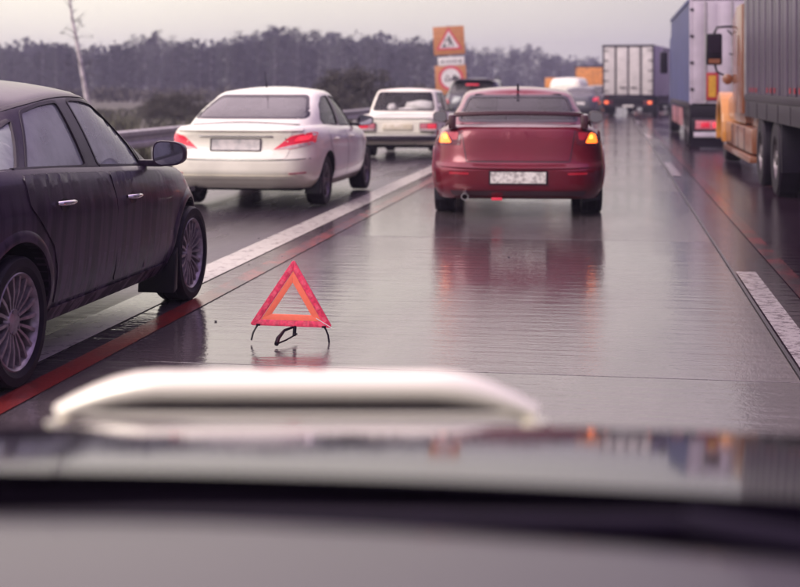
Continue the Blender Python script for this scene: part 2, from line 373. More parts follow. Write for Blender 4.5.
class Hull:
    """closed shell: plan outline is a superellipse whose ends and width vary with height; local +Y is forward"""
    def __init__(s, xr, xf, w_, zb, zt, nr, nf, lc, crown, NR=60, NV=22):
        s.xr, s.xf, s.w, s.zb, s.zt = Tab(xr), Tab(xf), Tab(w_), Tab(zb), Tab(zt)
        s.nr, s.nf, s.lc, s.crown, s.NR, s.NV = nr, nf, lc, crown, NR, NV
    def y(s, l, v):
        if l < s.lc: xi = (s.lc - l) / (s.lc - s.xr(v)); n = s.nr
        else: xi = (l - s.lc) / (s.xf(v) - s.lc); n = s.nf
        if xi >= 1: return 0.0
        return s.w(v) * (1 - xi ** n) ** (1 / n)
    def v_of(s, l, z): return min(1, max(0, (z - s.zb(l)) / (s.zt(l) - s.zb(l))))
    def side(s, sgn):
        def f(a, b): return Vector((sgn * s.y(a, s.v_of(a, b)), a, b))
        f.inw = Vector((-sgn, 0, 0)); return f
    def rear(s):
        def f(a, b):
            l = s.xr(0.5)
            for _ in range(8):
                v = s.v_of(l, b); q = min(0.965, abs(a) / s.w(v)); l = s.lc - (s.lc - s.xr(v)) * (1 - q ** s.nr) ** (1 / s.nr)
            return Vector((a, l, b))
        f.inw = Vector((0, 1, 0)); return f
    def front(s):
        def f(a, b):
            l = s.xf(0.5)
            for _ in range(8):
                v = s.v_of(l, b); q = min(0.965, abs(a) / s.w(v)); l = s.lc + (s.xf(v) - s.lc) * (1 - q ** s.nf) ** (1 / s.nf)
            return Vector((a, l, b))
        f.inw = Vector((0, -1, 0)); return f
    def capz(s, a, l):
        y1 = max(s.y(l, 1), 1e-4); e = (s.lc - l) / (s.lc - s.xr(1)) if l < s.lc else (l - s.lc) / (s.xf(1) - s.lc)
        return s.zt(l) + s.crown * max(0, 1 - (a / y1) ** 2) * max(0, 1 - min(1, abs(e)) ** 10)
    def top(s):
        def f(a, b): return Vector((a, b, s.capz(a, b)))
        f.inw = Vector((0, 0, -1)); return f
    def ring(s, v):
        pts = []
        K = 400
        for i in range(K + 1):
            ph = math.pi * i / K; cs, sn = math.cos(ph), math.sin(ph)
            n = s.nr if cs > 0 else s.nf; L = (s.lc - s.xr(v)) if cs > 0 else (s.xf(v) - s.lc)
            pts.append((s.w(v) * abs(sn) ** (2 / n) if 0 < i < K else 0.0, s.lc - math.copysign(L * abs(cs) ** (2 / n), cs)))
        p = np.array(pts); d = np.r_[0, np.cumsum(np.hypot(*np.diff(p, axis=0).T))]
        t_ = np.linspace(0, d[-1], s.NR + 1)
        return list(zip(np.interp(t_, d, p[:, 0]), np.interp(t_, d, p[:, 1])))
    def mesh(s, open_bottom=False):
        vs, fs = [], []; NR, NV = s.NR, s.NV; T = 2 * NR
        for k in range(NV + 1):
            v = k / NV; rg = s.ring(v)
            full = rg + [(-x, l) for (x, l) in rg[-2:0:-1]]
            for (x, l) in full:
                zb_, zt_ = s.zb(l), s.zt(l); vs.append((x, l, zb_ + v * (zt_ - zb_)))
        for k in range(NV):
            for i in range(T):
                j = (i + 1) % T; fs.append((k * T + i, k * T + j, (k + 1) * T + j, (k + 1) * T + i))
        if not open_bottom: fs.append(tuple(range(T))[::-1])
        C = 10; base = NV * T; rows = []
        for i in range(1, NR):
            r = base + i; l_ = base + T - i; x1 = vs[r][0]; l = vs[r][1]
            row = [l_]
            for c in range(1, C):
                a = -x1 + 2 * x1 * c / C; row.append(len(vs)); vs.append((a, l, s.capz(a, l)))
            row.append(r); rows.append(row)
        for a, b_ in zip(rows[:-1], rows[1:]):
            for c in range(C): fs.append((a[c], a[c + 1], b_[c + 1], b_[c]))
        for c in range(C):
            fs.append((base, rows[0][c + 1], rows[0][c])); fs.append((base + NR, rows[-1][c], rows[-1][c + 1]))
        return vs, fs
def smooth_poly(poly, r=0.03, seg=4, dens=0.06):
    """round the corners of a polygon and resample its edges"""
    n = len(poly); out_ = []
    P_ = [Vector(p) for p in poly]
    for i in range(n):
        a, b_, c = P_[i - 1], P_[i], P_[(i + 1) % n]
        d1 = a - b_; d2 = c - b_; rr = min(r, d1.length * 0.45, d2.length * 0.45)
        p1 = b_ + d1.normalized() * rr; p2 = b_ + d2.normalized() * rr
        for k in range(seg + 1):
            t_ = k / seg; out_.append(p1 * (1 - t_) ** 2 + b_ * 2 * t_ * (1 - t_) + p2 * t_ * t_)
    res = []
    for i in range(len(out_)):
        a, b_ = out_[i], out_[(i + 1) % len(out_)]; L = (b_ - a).length
        if L < 1e-5: continue
        k = max(1, int(L / dens))
        for q in range(k): res.append(a.lerp(b_, q / k))
    return [(p.x, p.y) for p in res]
def patch(mb, poly, proj, off=0.0, thick=0.01, step=0.07):
    """a panel that follows a curved surface: polygon in the surface's 2-D coordinates, cut to a grid, projected, given a rim"""
    bm = bmesh.new(); f = bm.faces.new([bm.verts.new((p[0], p[1], 0)) for p in poly])
    bmesh.ops.triangulate(bm, faces=[f])
    xs = [p[0] for p in poly]; ys = [p[1] for p in poly]
    for ax, lo, hi in ((0, min(xs), max(xs)), (1, min(ys), max(ys))):
        k = int((hi - lo) / step)
        for i in range(1, k + 1):
            c = lo + (hi - lo) * i / (k + 1); co = Vector((0, 0, 0)); co[ax] = c; no = Vector((0, 0, 0)); no[ax] = 1
            bmesh.ops.bisect_plane(bm, geom=bm.verts[:] + bm.edges[:] + bm.faces[:], plane_co=co, plane_no=no, dist=1e-5)
    bmesh.ops.remove_doubles(bm, verts=bm.verts, dist=1e-5)
    for v in bm.verts: v.co = proj(v.co.x, v.co.y) - proj.inw * off
    if thick:
        be = [e for e in bm.edges if len(e.link_faces) == 1]
        r = bmesh.ops.extrude_edge_only(bm, edges=be)
        for g in r['geom']:
            if isinstance(g, bmesh.types.BMVert): g.co += proj.inw * thick
    bmesh.ops.recalc_face_normals(bm, faces=bm.faces)
    bm.verts.index_update(); mb.add([v.co.copy() for v in bm.verts], [[v.index for v in f.verts] for f in bm.faces]); bm.free(); return mb
def strip(mb, A, B, proj, off=0.0, thick=0.01, closed=True, mid=None):
    """band between two polylines with a rim"""
    n = len(A); vs = []; fs = []
    for p, q in zip(A, B):
        a = proj(*p); b_ = proj(*q); vs += [a + proj.inw * thick, a - proj.inw * off, b_ - proj.inw * off, b_ + proj.inw * thick]
    for i in range(n if closed else n - 1):
        j = (i + 1) % n
        for k in range(3): fs.append((i * 4 + k, j * 4 + k, j * 4 + k + 1, i * 4 + k + 1))
    return mb.add(vs, fs)
def grow(poly, d):
    """offset a polygon outwards"""
    n = len(poly); A = sum(poly[i][0] * poly[(i + 1) % n][1] - poly[(i + 1) % n][0] * poly[i][1] for i in range(n)); sg = 1 if A > 0 else -1; res = []
    for i in range(n):
        a, b_, c = Vector(poly[i - 1]), Vector(poly[i]), Vector(poly[(i + 1) % n])
        n1 = Vector(((b_ - a).y, -(b_ - a).x)).normalized(); n2 = Vector(((c - b_).y, -(c - b_).x)).normalized()
        nn = (n1 + n2); nn = nn.normalized() / max(0.5, nn.normalized().dot(n1)) if nn.length > 1e-4 else n1
        res.append((b_.x + nn.x * d * sg, b_.y + nn.y * d * sg))
    return res
def booled(name, vs, fs, mats, cutters, solid=0.0, smooth=38):
    me = mesh_from(name, vs, fs, mats, None, 0); o = bpy.data.objects.new('tmp', me); COL.objects.link(o)
    bm = bmesh.new(); bm.from_mesh(me); bmesh.ops.recalc_face_normals(bm, faces=bm.faces); bm.to_mesh(me); bm.free()
    tmp = []
    if solid:
        md = o.modifiers.new('s', 'SOLIDIFY'); md.thickness = solid; md.offset = -1
    for (cm) in cutters:
        c = bpy.data.objects.new('tmpc', cm); COL.objects.link(c); tmp.append(c)
        md = o.modifiers.new('b', 'BOOLEAN'); md.operation = 'DIFFERENCE'; md.object = c; md.solver = 'EXACT'; md.material_mode = 'TRANSFER'
    dg = bpy.context.evaluated_depsgraph_get(); ev = o.evaluated_get(dg)
    res = bpy.data.meshes.new_from_object(ev); res.name = name
    for c in tmp: bpy.data.objects.remove(c)
    bpy.data.objects.remove(o)
    res.shade_smooth(); res.set_sharp_from_angle(angle=R(smooth))
    return res

# ------------------------------------------------------------------ wheels
def spoke_wheel_meshes(r, wd, spokes, kind, rim_mat, rr=None):
    rr = rr or r * 0.70
    ty = MB(); h = wd / 2
    prof = [(-h * 0.85, rr), (-h, rr + (r - rr) * 0.35), (-h * 0.98, r * 0.955), (-h * 0.8, r * 0.993), (-h * 0.5, r), (-h * 0.47, r * 0.985), (-h * 0.42, r * 0.985), (-h * 0.40, r),
            (h * 0.40, r), (h * 0.42, r * 0.985), (h * 0.47, r * 0.985), (h * 0.5, r), (h * 0.8, r * 0.993), (h * 0.98, r * 0.955), (h, rr + (r - rr) * 0.35), (h * 0.85, rr), (h * 0.6, rr * 0.97), (-h * 0.6, rr * 0.97)]
    ty.lathe(prof, 56); tyre = ty.mesh('tyre', 'rubber', 30)
    rb = MB()
    rb.lathe([(h * 0.86, rr * 1.01), (h * 0.90, rr * 0.985), (h * 0.78, rr * 0.93), (h * 0.45, rr * 0.90), (-h * 0.7, rr * 0.88), (-h * 0.7, rr * 0.96)], 56, closed=True)
    for k in range(spokes):
        a = 2 * math.pi * k / spokes; wI, wO = (0.045 * r, 0.078 * r) if kind == 'fine' else (0.14 * r, 0.20 * r) if kind == 'wide' else (0.09 * r, 0.075 * r)
        x0, x1 = h * 0.62, h * 0.80; pts = []
        for (rad, ww, xx, dp) in ((0.16 * r, wI, x0, 0.03), (0.45 * r, (wI + wO) / 2, (x0 + x1) / 2 + 0.008, 0.03), (rr * 0.95, wO, x1, 0.03)):
            for (sx, so) in ((-1, 0), (1, 0), (1, -dp), (-1, -dp)):
                pts.append((xx + so - (0.008 if so < 0 else 0), rad, sx * ww * 0.5 * (0.8 if so == 0 else 1)))
        ca, sa = math.cos(a), math.sin(a)
        vs = [(x, y * ca - z * sa, y * sa + z * ca) for (x, y, z) in pts]
        fs = [(0, 1, 2, 3), (8, 11, 10, 9)] + [(i * 4 + k_, i * 4 + (k_ + 1) % 4, i * 4 + 4 + (k_ + 1) % 4, i * 4 + 4 + k_) for i in range(2) for k_ in range(4)]
        rb.add(vs, fs)
    rb.lathe([(h * 0.70, 0.001), (h * 0.70, 0.10 * r), (h * 0.66, 0.19 * r), (h * 0.45, 0.24 * r), (-h * 0.3, 0.24 * r), (-h * 0.3, 0.001)], 24, closed=True)
    for k in range(5):
        a = 2 * math.pi * (k + 0.5) / 5; rb.lathe([(h * 0.60, 0.001), (h * 0.60, 0.03 * r), (h * 0.72, 0.03 * r), (h * 0.72, 0.001)], 8, c=(0, 0.165 * r * math.cos(a), 0.165 * r * math.sin(a)))
    rim = rb.mesh('rim', rim_mat, 35)
    bk = MB().lathe([(0.02, 0.001), (0.02, rr * 0.86), (-0.02, rr * 0.86), (-0.02, 0.001)], 32).mesh('brake_disc', 'chassis', 35)
    return tyre, rim, bk
def add_wheel(parent, meshes, x, y, z, rot=0.0):
    e = empty('wheel', (x, y, z), 0 if x > 0 else math.pi, parent); e.rotation_euler = (0, 0, (0 if x > 0 else math.pi) + rot)
    for nme, me in zip(('tyre', 'rim', 'brake_disc'), meshes): link(nme, me, e)
    return e

# ------------------------------------------------------------------ cars
def arch_cutter(x0, x1, l, z, r):
    return MB().lathe([(x0, 0.001), (x0, r), (x1, r), (x1, 0.001)], 48, c=(0, l, z)).mesh('cut', 'chassis', 0)
def car_core(S):
    root = empty('car' if 'name' not in S else S['name'])
    B = Hull(S['b_xr'], S['b_xf'], S['b_w'], S['b_zb'], S['b_zt'], S.get('nr', 5), S.get('nf', 4), 0.0, S['b_crown'])
    zbt = Tab(S['b_zt'])
    C = Hull(S['c_xr'], S['c_xf'], S['c_w'], [(l, zbt(l) - 0.02) for l in np.linspace(-2.3, 2.3, 24)], S['c_zt'], S.get('cnr', 6), S.get('cnf', 6), S.get('clc', -0.25), S['c_crown'], NR=50, NV=18)
    vs, fs = B.mesh(); cut = []; wr, wx = S['wheel_r'], S['wheel_x']; W = S['width'] / 2
    for l in S['axles']:
        for sg in (-1, 1):
            x0, x1 = sorted((sg * (W - 0.34), sg * (W + 0.3))); cut.append(arch_cutter(x0, x1, l, wr + 0.01, S.get('arch_r', wr + 0.055)))
    link('body', booled('body', vs, fs, [S['paint']], cut), root)
    def zz(l, t_): return C.zb(l) + t_ * (C.zt(l) - C.zb(l))
    side_polys = [[(l, zz(l, t_)) for (l, t_) in smooth_poly(p, 0.05, 4, 0.05)] for p in S['side_glass']]
    cuts = []; sc_mb = MB()
    for p in side_polys: sc_mb.prism(p, -1.4, 1.4, 'x')
    if side_polys: cuts.append(sc_mb.mesh('cut', 'seal_black', 0))
    rg = smooth_poly(S['rear_glass'], 0.05); fg = smooth_poly(S['front_glass'], 0.05)
    cuts.append(MB().prism(rg, -3.5, C.lc - 0.3, 'y').mesh('cut', 'seal_black', 0)); cuts.append(MB().prism(fg, C.lc + 0.3, 3.5, 'y').mesh('cut', 'seal_black', 0))
    vs, fs = C.mesh(open_bottom=True)
    me = booled('cabin', vs, fs, [S['paint']], cuts, solid=0.03)
    link('cabin', me, root)
    gm = S.get('glass', 'glass')
    for sg in (-1, 1):
        for p in side_polys:
            mb = MB(); patch(mb, grow(p, 0.012), C.side(sg), -0.010, 0); g = mb.build('window', gm, root)
            mb = MB(); strip(mb, grow(p, -0.003), grow(p, 0.012), C.side(sg), 0.003, 0.012); mb.build('window_seal', 'seal_black', g)
    mb = MB(); patch(mb, grow(rg, 0.012), C.rear(), -0.010, 0); g = mb.build('rear_window', S.get('rglass', gm), root)
    mb = MB(); strip(mb, grow(rg, -0.012), grow(rg, 0.018), C.rear(), 0.003, 0.014); mb.build('window_seal', 'seal_black', g)
    mb = MB(); patch(mb, grow(fg, 0.012), C.front(), -0.010, 0); g = mb.build('windscreen', gm, root)
    mb = MB(); strip(mb, grow(fg, -0.006), grow(fg, 0.014), C.front(), 0.003, 0.014); mb.build('window_seal', 'seal_black', g)
    # parcel shelf / dash: the dark trim one sees through the glass
    L0, L1 = C.xr(0) + 0.12, C.xf(0) - 0.12
    mb = MB(); patch(mb, [(-0.62, L0), (0.62, L0), (0.62, L1), (-0.62, L1)], B.top(), 0.006, 0, 0.2); mb.build('cabin_trim', 'interior', root)
    for sx in (-0.36, 0.36):
        for l in ((0.05, -0.75) if not S.get('no_seats') else ()):
            zt_ = zbt(l) + 0.24
            s = MB().box(sx - 0.23, sx + 0.23, l - 0.08, l + 0.06, zt_ - 0.35, zt_ - 0.06, 0.04).box(sx - 0.13, sx + 0.13, l - 0.09, l + 0.02, zt_ - 0.03, zt_ + 0.14, 0.04)
            s.tube([(sx - 0.05, l - 0.03, zt_ - 0.08), (sx - 0.05, l - 0.03, zt_)], 0.007, 6).tube([(sx + 0.05, l - 0.03, zt_ - 0.08), (sx + 0.05, l - 0.03, zt_)], 0.007, 6)
            s.build('seat', 'interior', root)
    wm = spoke_wheel_meshes(wr, S.get('tyre_w', 0.205), *S['rim'])
    for l in S['axles']:
        for sg in (-1, 1): add_wheel(root, wm, sg * wx, l, wr)
    # underbody
    u = MB().box(-W * 0.75, W * 0.75, S['axles'][0] - 0.5, S['axles'][1] + 0.5, 0.20, 0.34, 0.03)
    u.tube([(-W * 0.8, S['axles'][0], wr), (W * 0.8, S['axles'][0], wr)], 0.04, 8)
    u.build('underbody', 'chassis', root)
    return root, B, C, side_polys
def band(parent, name, mat, proj, poly, off, thick, r=0.02, step=0.06):
    mb = MB(); patch(mb, smooth_poly(poly, r), proj, off, thick, step); return mb.build(name, mat, parent)
def seam(mb, pts, proj, wdt=0.007, off=0.0015):
    A, Bq = [], []
    P_ = [Vector(p) for p in pts]; Q = []
    for a, b_ in zip(P_[:-1], P_[1:]):
        k = max(1, int((b_ - a).length / 0.05)); Q += [a.lerp(b_, i / k) for i in range(k)]
    Q.append(P_[-1])
    for i, p in enumerate(Q):
        d = (Q[min(i + 1, len(Q) - 1)] - Q[max(0, i - 1)]).normalized(); n_ = Vector((-d.y, d.x)) * wdt / 2
        A.append((p.x + n_.x, p.y + n_.y)); Bq.append((p.x - n_.x, p.y - n_.y))
    return strip(mb, A, Bq, proj, off, 0.004, closed=False)
def mirror_part(root, sg, x, l, z, mat, sx=0.22, sz=0.15):
    mb = MB(); h = MB()
    # rounded shell, deeper towards the front
    n, prof = 20, [(-0.045, 0.97), (-0.03, 1.0), (0.02, 0.95), (0.06, 0.75), (0.085, 0.42), (0.092, 0.05)]
    vs, fs = [], []
    for (d, s_) in prof:
        for k in range(n):
            a = 2 * math.pi * k / n; e = 2 / 3.2
            cx = math.copysign(abs(math.cos(a)) ** e, math.cos(a)); cz = math.copysign(abs(math.sin(a)) ** e, math.sin(a))
            vs.append((x + sg * sx / 2 + cx * sx / 2 * s_ , l + d + sg * cx * 0.0, z + cz * sz / 2 * s_ * (1 - 0.12 * sg * cx)))
    for i in range(len(prof) - 1):
        for k in range(n): fs.append((i * n + k, i * n + (k + 1) % n, (i + 1) * n + (k + 1) % n, (i + 1) * n + k))
    fs.append(tuple(range((len(prof) - 1) * n, len(prof) * n))); fs.append(tuple(range(n))[::-1])
    mb.add(vs, fs).box(*sorted((x - sg * 0.10, x + sg * 0.06)), l - 0.02, l + 0.05, z - sz / 2 - 0.005, z - sz / 2 + 0.035, 0.008)
    m_ = mb.build('side_mirror', mat, root)
    g = []
    for k in range(n):
        a = 2 * math.pi * k / n; e = 2 / 3.2
        cx = math.copysign(abs(math.cos(a)) ** e, math.cos(a)); cz = math.copysign(abs(math.sin(a)) ** e, math.sin(a))
        g.append((x + sg * sx / 2 + cx * sx / 2 * 0.88, l - 0.048, z + cz * sz / 2 * 0.86 * (1 - 0.12 * sg * cx)))
    MB().add(g + [(p[0], p[1] + 0.004, p[2]) for p in g], [tuple(range(n))[::-1], tuple(range(n, 2 * n))] + [(k, (k + 1) % n, n + (k + 1) % n, n + k) for k in range(n)]).build('mirror_glass', 'mirror_glass', m_, 0)
    return m_

# ---- dark hatchback-like saloon on the left, beside the red line
def focus():
    S = dict(name='parked_car', paint='paint_focus', width=1.84, wheel_r=0.318, wheel_x=0.80, arch_r=0.372, axles=(-1.30, 1.41), tyre_w=0.205, rim=(18, 'fine', 'alloy', 0.235),
        b_xr=[(0, -2.00), (.25, -2.13), (.5, -2.13), (.8, -2.06), (1, -1.98)], b_xf=[(0, 2.12), (.3, 2.24), (.6, 2.2), (1, 2.02)],
        b_w=[(0, .80), (.10, .86), (.30, .898), (.55, .915), (.72, .922), (.84, .905), (.94, .885), (1, .845)], b_zb=[(-2.2, .27), (0, .235), (2.2, .25)],
        b_zt=[(-2.1, .99), (-1.3, 1.04), (-.9, 1.03), (-.3, 1.00), (.6, .955), (1.0, .93), (1.6, .87), (2.15, .73)], b_crown=0.06, nr=5, nf=3.6,
        c_xr=[(0, -1.80), (1, -.98)], c_xf=[(0, 1.28), (1, .22)], c_w=[(0, .835), (.45, .765), (.82, .69), (.93, .66), (1, .60)],
        c_zt=[(-1.8, 1.10), (-1.1, 1.30), (-.8, 1.375), (-.2, 1.425), (.3, 1.395), (.7, 1.34)], c_crown=0.07, clc=-0.3, cnf=5,
        side_glass=[[(-1.06, .07), (-.30, .07), (-.38, .87), (-.62, .87), (-.82, .84)], [(-.12, .07), (.62, .07), (.52, .42), (.33, .70), (.17, .85), (-.05, .88), (-.23, .88)],
                    [(-1.50, .12), (-1.16, .09), (-.93, .80), (-1.14, .70)]],
        rear_glass=[(-.55, 1.10), (.55, 1.10), (.45, 1.32), (-.45, 1.32)], front_glass=[(-.68, 1.02), (.68, 1.02), (.55, 1.38), (-.55, 1.38)], glass='glass_milky')
    root, B, C, sp = car_core(S)
    for sg in (1, -1):
        pr = B.side(sg); zt = B.zt
        top = lambda a, b_, n=8: [(a + (b_ - a) * i / n, zt(a + (b_ - a) * i / n) - 0.028) for i in range(n + 1)]
        fd = [(-0.02, .335), (.98, .335), (1.0, .42), (.985, .66), (.93, .80)] + top(.86, -.10)
        rdp = [(-.045, .335), (-.045, .60), (-.125, zt(-.12) - .028)] + top(-.14, -1.20)[1:] + [(-1.20, .86), (-1.07, .755), (-.93, .64), (-.865, .50), (-.85, .335)]
        for p, hl, hz in ((fd, .17, .80), (rdp, -.82, .845)):
            mb = MB(); patch(mb, smooth_poly(grow(smooth_poly(p, 0.03), 0.004), 0.01), pr, 0.0005, 0.003); sl = None
            mbd = MB(); patch(mbd, smooth_poly(p, 0.03), pr, 0.0055, 0.006); d = mbd.build('door', 'paint_focus', root)
            mb.build('door_seal', 'seal_black', d)
            # handle: dark cup behind a bright bar
            c = MB(); cup = [(hl + 0.055 * math.cos(a), hz + 0.034 * math.sin(a) - .004) for a in np.linspace(0, 2 * math.pi, 20, endpoint=False)]
            patch(c, cup, pr, 0.007, 0.004); c.build('handle_cup', 'plastic_black', d)
            h = MB(); pts = []
            for l_, o_ in ((hl - .085, .008), (hl - .075, .026), (hl - .03, .036), (hl + .03, .038), (hl + .075, .03), (hl + .09, .010)):
                q = pr(l_, hz + .006 + (hl - l_) * 0.02); pts.append((q.x + sg * o_, q.y, q.z))
            h.tube(pts, [.010, .013, .014, .014, .013, .009], 10); h.build('door_handle', 'chrome', d)
        # belt moulding
        for (a, b_) in ((-1.20, -.14), (-.12, .86)):
            mb = MB(); A = [(l, C.zb(l) + 0.030) for l in np.linspace(a, b_, 14)]; Bq = [(l, C.zb(l) + 0.008) for l in np.linspace(a, b_, 14)]
            strip(mb, A, Bq, C.side(sg), 0.010, 0.014, closed=False); mb.build('belt_moulding', 'seal_black', root)
        # roof gutter line above the windows
        mb = MB(); ls = np.linspace(-1.45, .95, 40)
        def gz(l):
            t_ = min(0.955, max(0.05, 0.955 if l < .15 else 0.955 - (l - .15) * 1.06)); t_ = t_ if l > -1.05 else 0.955 - (-1.05 - l) * .9
            return C.zb(l) + t_ * (C.zt(l) - C.zb(l))
        strip(mb, [(l, gz(l)) for l in ls], [(l, gz(l) - 0.013) for l in ls], C.side(sg), 0.004, 0.01, closed=False); mb.build('roof_gutter', 'seal_black', root)
        # flares round the arches
        for l, r in ((-1.30, .372), (1.41, .372)):
            a0, a1 = (-0.10, math.pi + 0.15); an = np.linspace(a0, a1, 34); mb = MB()
            I = [(l + r * math.cos(a), .328 + r * math.sin(a)) for a in an]; O = [(l + (r + .062) * math.cos(a), .328 + (r + .055) * math.sin(a)) for a in an]
            vs_, fs_ = [], []
            for p, q in zip(I, O):
                pi, po = pr(*p), pr(*q); m_ = (pi + po) / 2
                x_ = max(abs(pr(l, .33 + r).x), abs(pi.x)) * 1.0
                vs_ += [(sg * (abs(pi.x) - 0.05), pi.y, pi.z), (sg * (abs(pi.x) + 0.012), pi.y, pi.z), (sg * (abs(m_.x) + 0.014), m_.y, m_.z), (sg * (abs(po.x) + 0.0), po.y, po.z)]
            n = len(I)
            for i in range(n - 1):
                for k in range(3): fs_.append((i * 4 + k, i * 4 + k + 1, i * 4 + k + 5, i * 4 + k + 4))
            MB().add(vs_, fs_).build('wheel_arch', 'paint_focus', root)
        # sill skirt
        mb = MB(); A = [(l, .315) for l in np.linspace(-.88, .98, 18)]; Bq = [(l, .235) for l in np.linspace(-.88, .98, 18)]
        strip(mb, A, Bq, pr, 0.016, 0.03, closed=False); mb.build('sill_skirt', 'paint_focus', root)
        # mud flaps behind both wheels
        for l in (-1.30, 1.41):
            yy = l - 0.375
            MB().prism([(yy - .03, .36), (yy + .03, .40), (yy + .015, .13), (yy - .06, .11)], *sorted((sg * 0.66, sg * 0.905)), 'x', 0.008).build('mud_flap', 'plastic_black', root)
        m_ = mirror_part(root, sg, sg * 0.905, .60, 1.035, 'paint_focus', 0.21, 0.155)
        mb = MB(); patch(mb, [(.64, C.zb(.64) + .03), (.88, C.zb(.88) + .03), (.60, C.zb(.6) + .19)], C.side(sg), 0.004, 0.01); mb.build('mirror_mount', 'seal_black', root)
        band(root, 'headlight', 'lens_clear', B.front(), [(sg * .50, .62), (sg * .84, .66), (sg * .84, .76), (sg * .55, .72)], .004, .01)
        band(root, 'tail_light', 'tail_red', B.rear(), [(sg * .62, .66), (sg * .86, .66), (sg * .86, .92), (sg * .70, .92)], .006, .02)
    band(root, 'number_plate', 'plate_white', B.rear(), [(-.26, .62), (.26, .62), (.26, .73), (-.26, .73)], .012, .02, .01)
    band(root, 'rear_bumper', 'paint_focus', B.rear(), [(-.80, .30), (.80, .30), (.82, .56), (-.82, .56)], .012, .03)
    # windows show a child seat and coats: soft shapes on the back seat
    for (x, l, z, s1, mt) in ((0.50, -.86, 1.10, .17, 'steel_dark'), (0.53, -.50, 1.08, .13, 'tan_cloth'), (-0.4, -.66, 1.06, .16, 'interior_light')):
        bm = bmesh.new(); bmesh.ops.create_uvsphere(bm, u_segments=16, v_segments=10, radius=s1)
        for v in bm.verts: v.co = Vector((v.co.x * 1.0 + x, v.co.y * 1.1 + l, v.co.z * 0.75 + z))
        me = bpy.data.meshes.new('seat_back'); bm.to_mesh(me); bm.free(); me.materials.append(M[mt]); me.shade_smooth(); link('seat_back', me, root)
    # steering wheel
    st = MB(); st.tube([(-0.36 + .18 * math.cos(a), .50 + 0.07 * math.sin(a), .99 + .17 * math.sin(a)) for a in np.linspace(0, 2 * math.pi, 24, endpoint=False)], .014, 8, closed=True); st.build('steering_wheel', 'interior', root)
    root.location = (-3.70, 7.41, 0)
    tag(root, 'dark purple grey saloon with multi-spoke alloy wheels beside the red line, cut off at left', 'car')
    return root

def antenna(root, x, l, z, h, lean=-0.05, fin=False):
    mb = MB()
    if fin: mb.prism([(l - .07, z), (l + .05, z), (l - .04, z + .07), (l - .07, z + .075)], x - .012, x + .012, 'x', .005)
    else: mb.tube([(x, l, z), (x, l + lean * .3, z + h * .4), (x, l + lean, z + h)], [.010, .004, .003], 6)
    return mb.build('aerial', 'plastic_black', root)

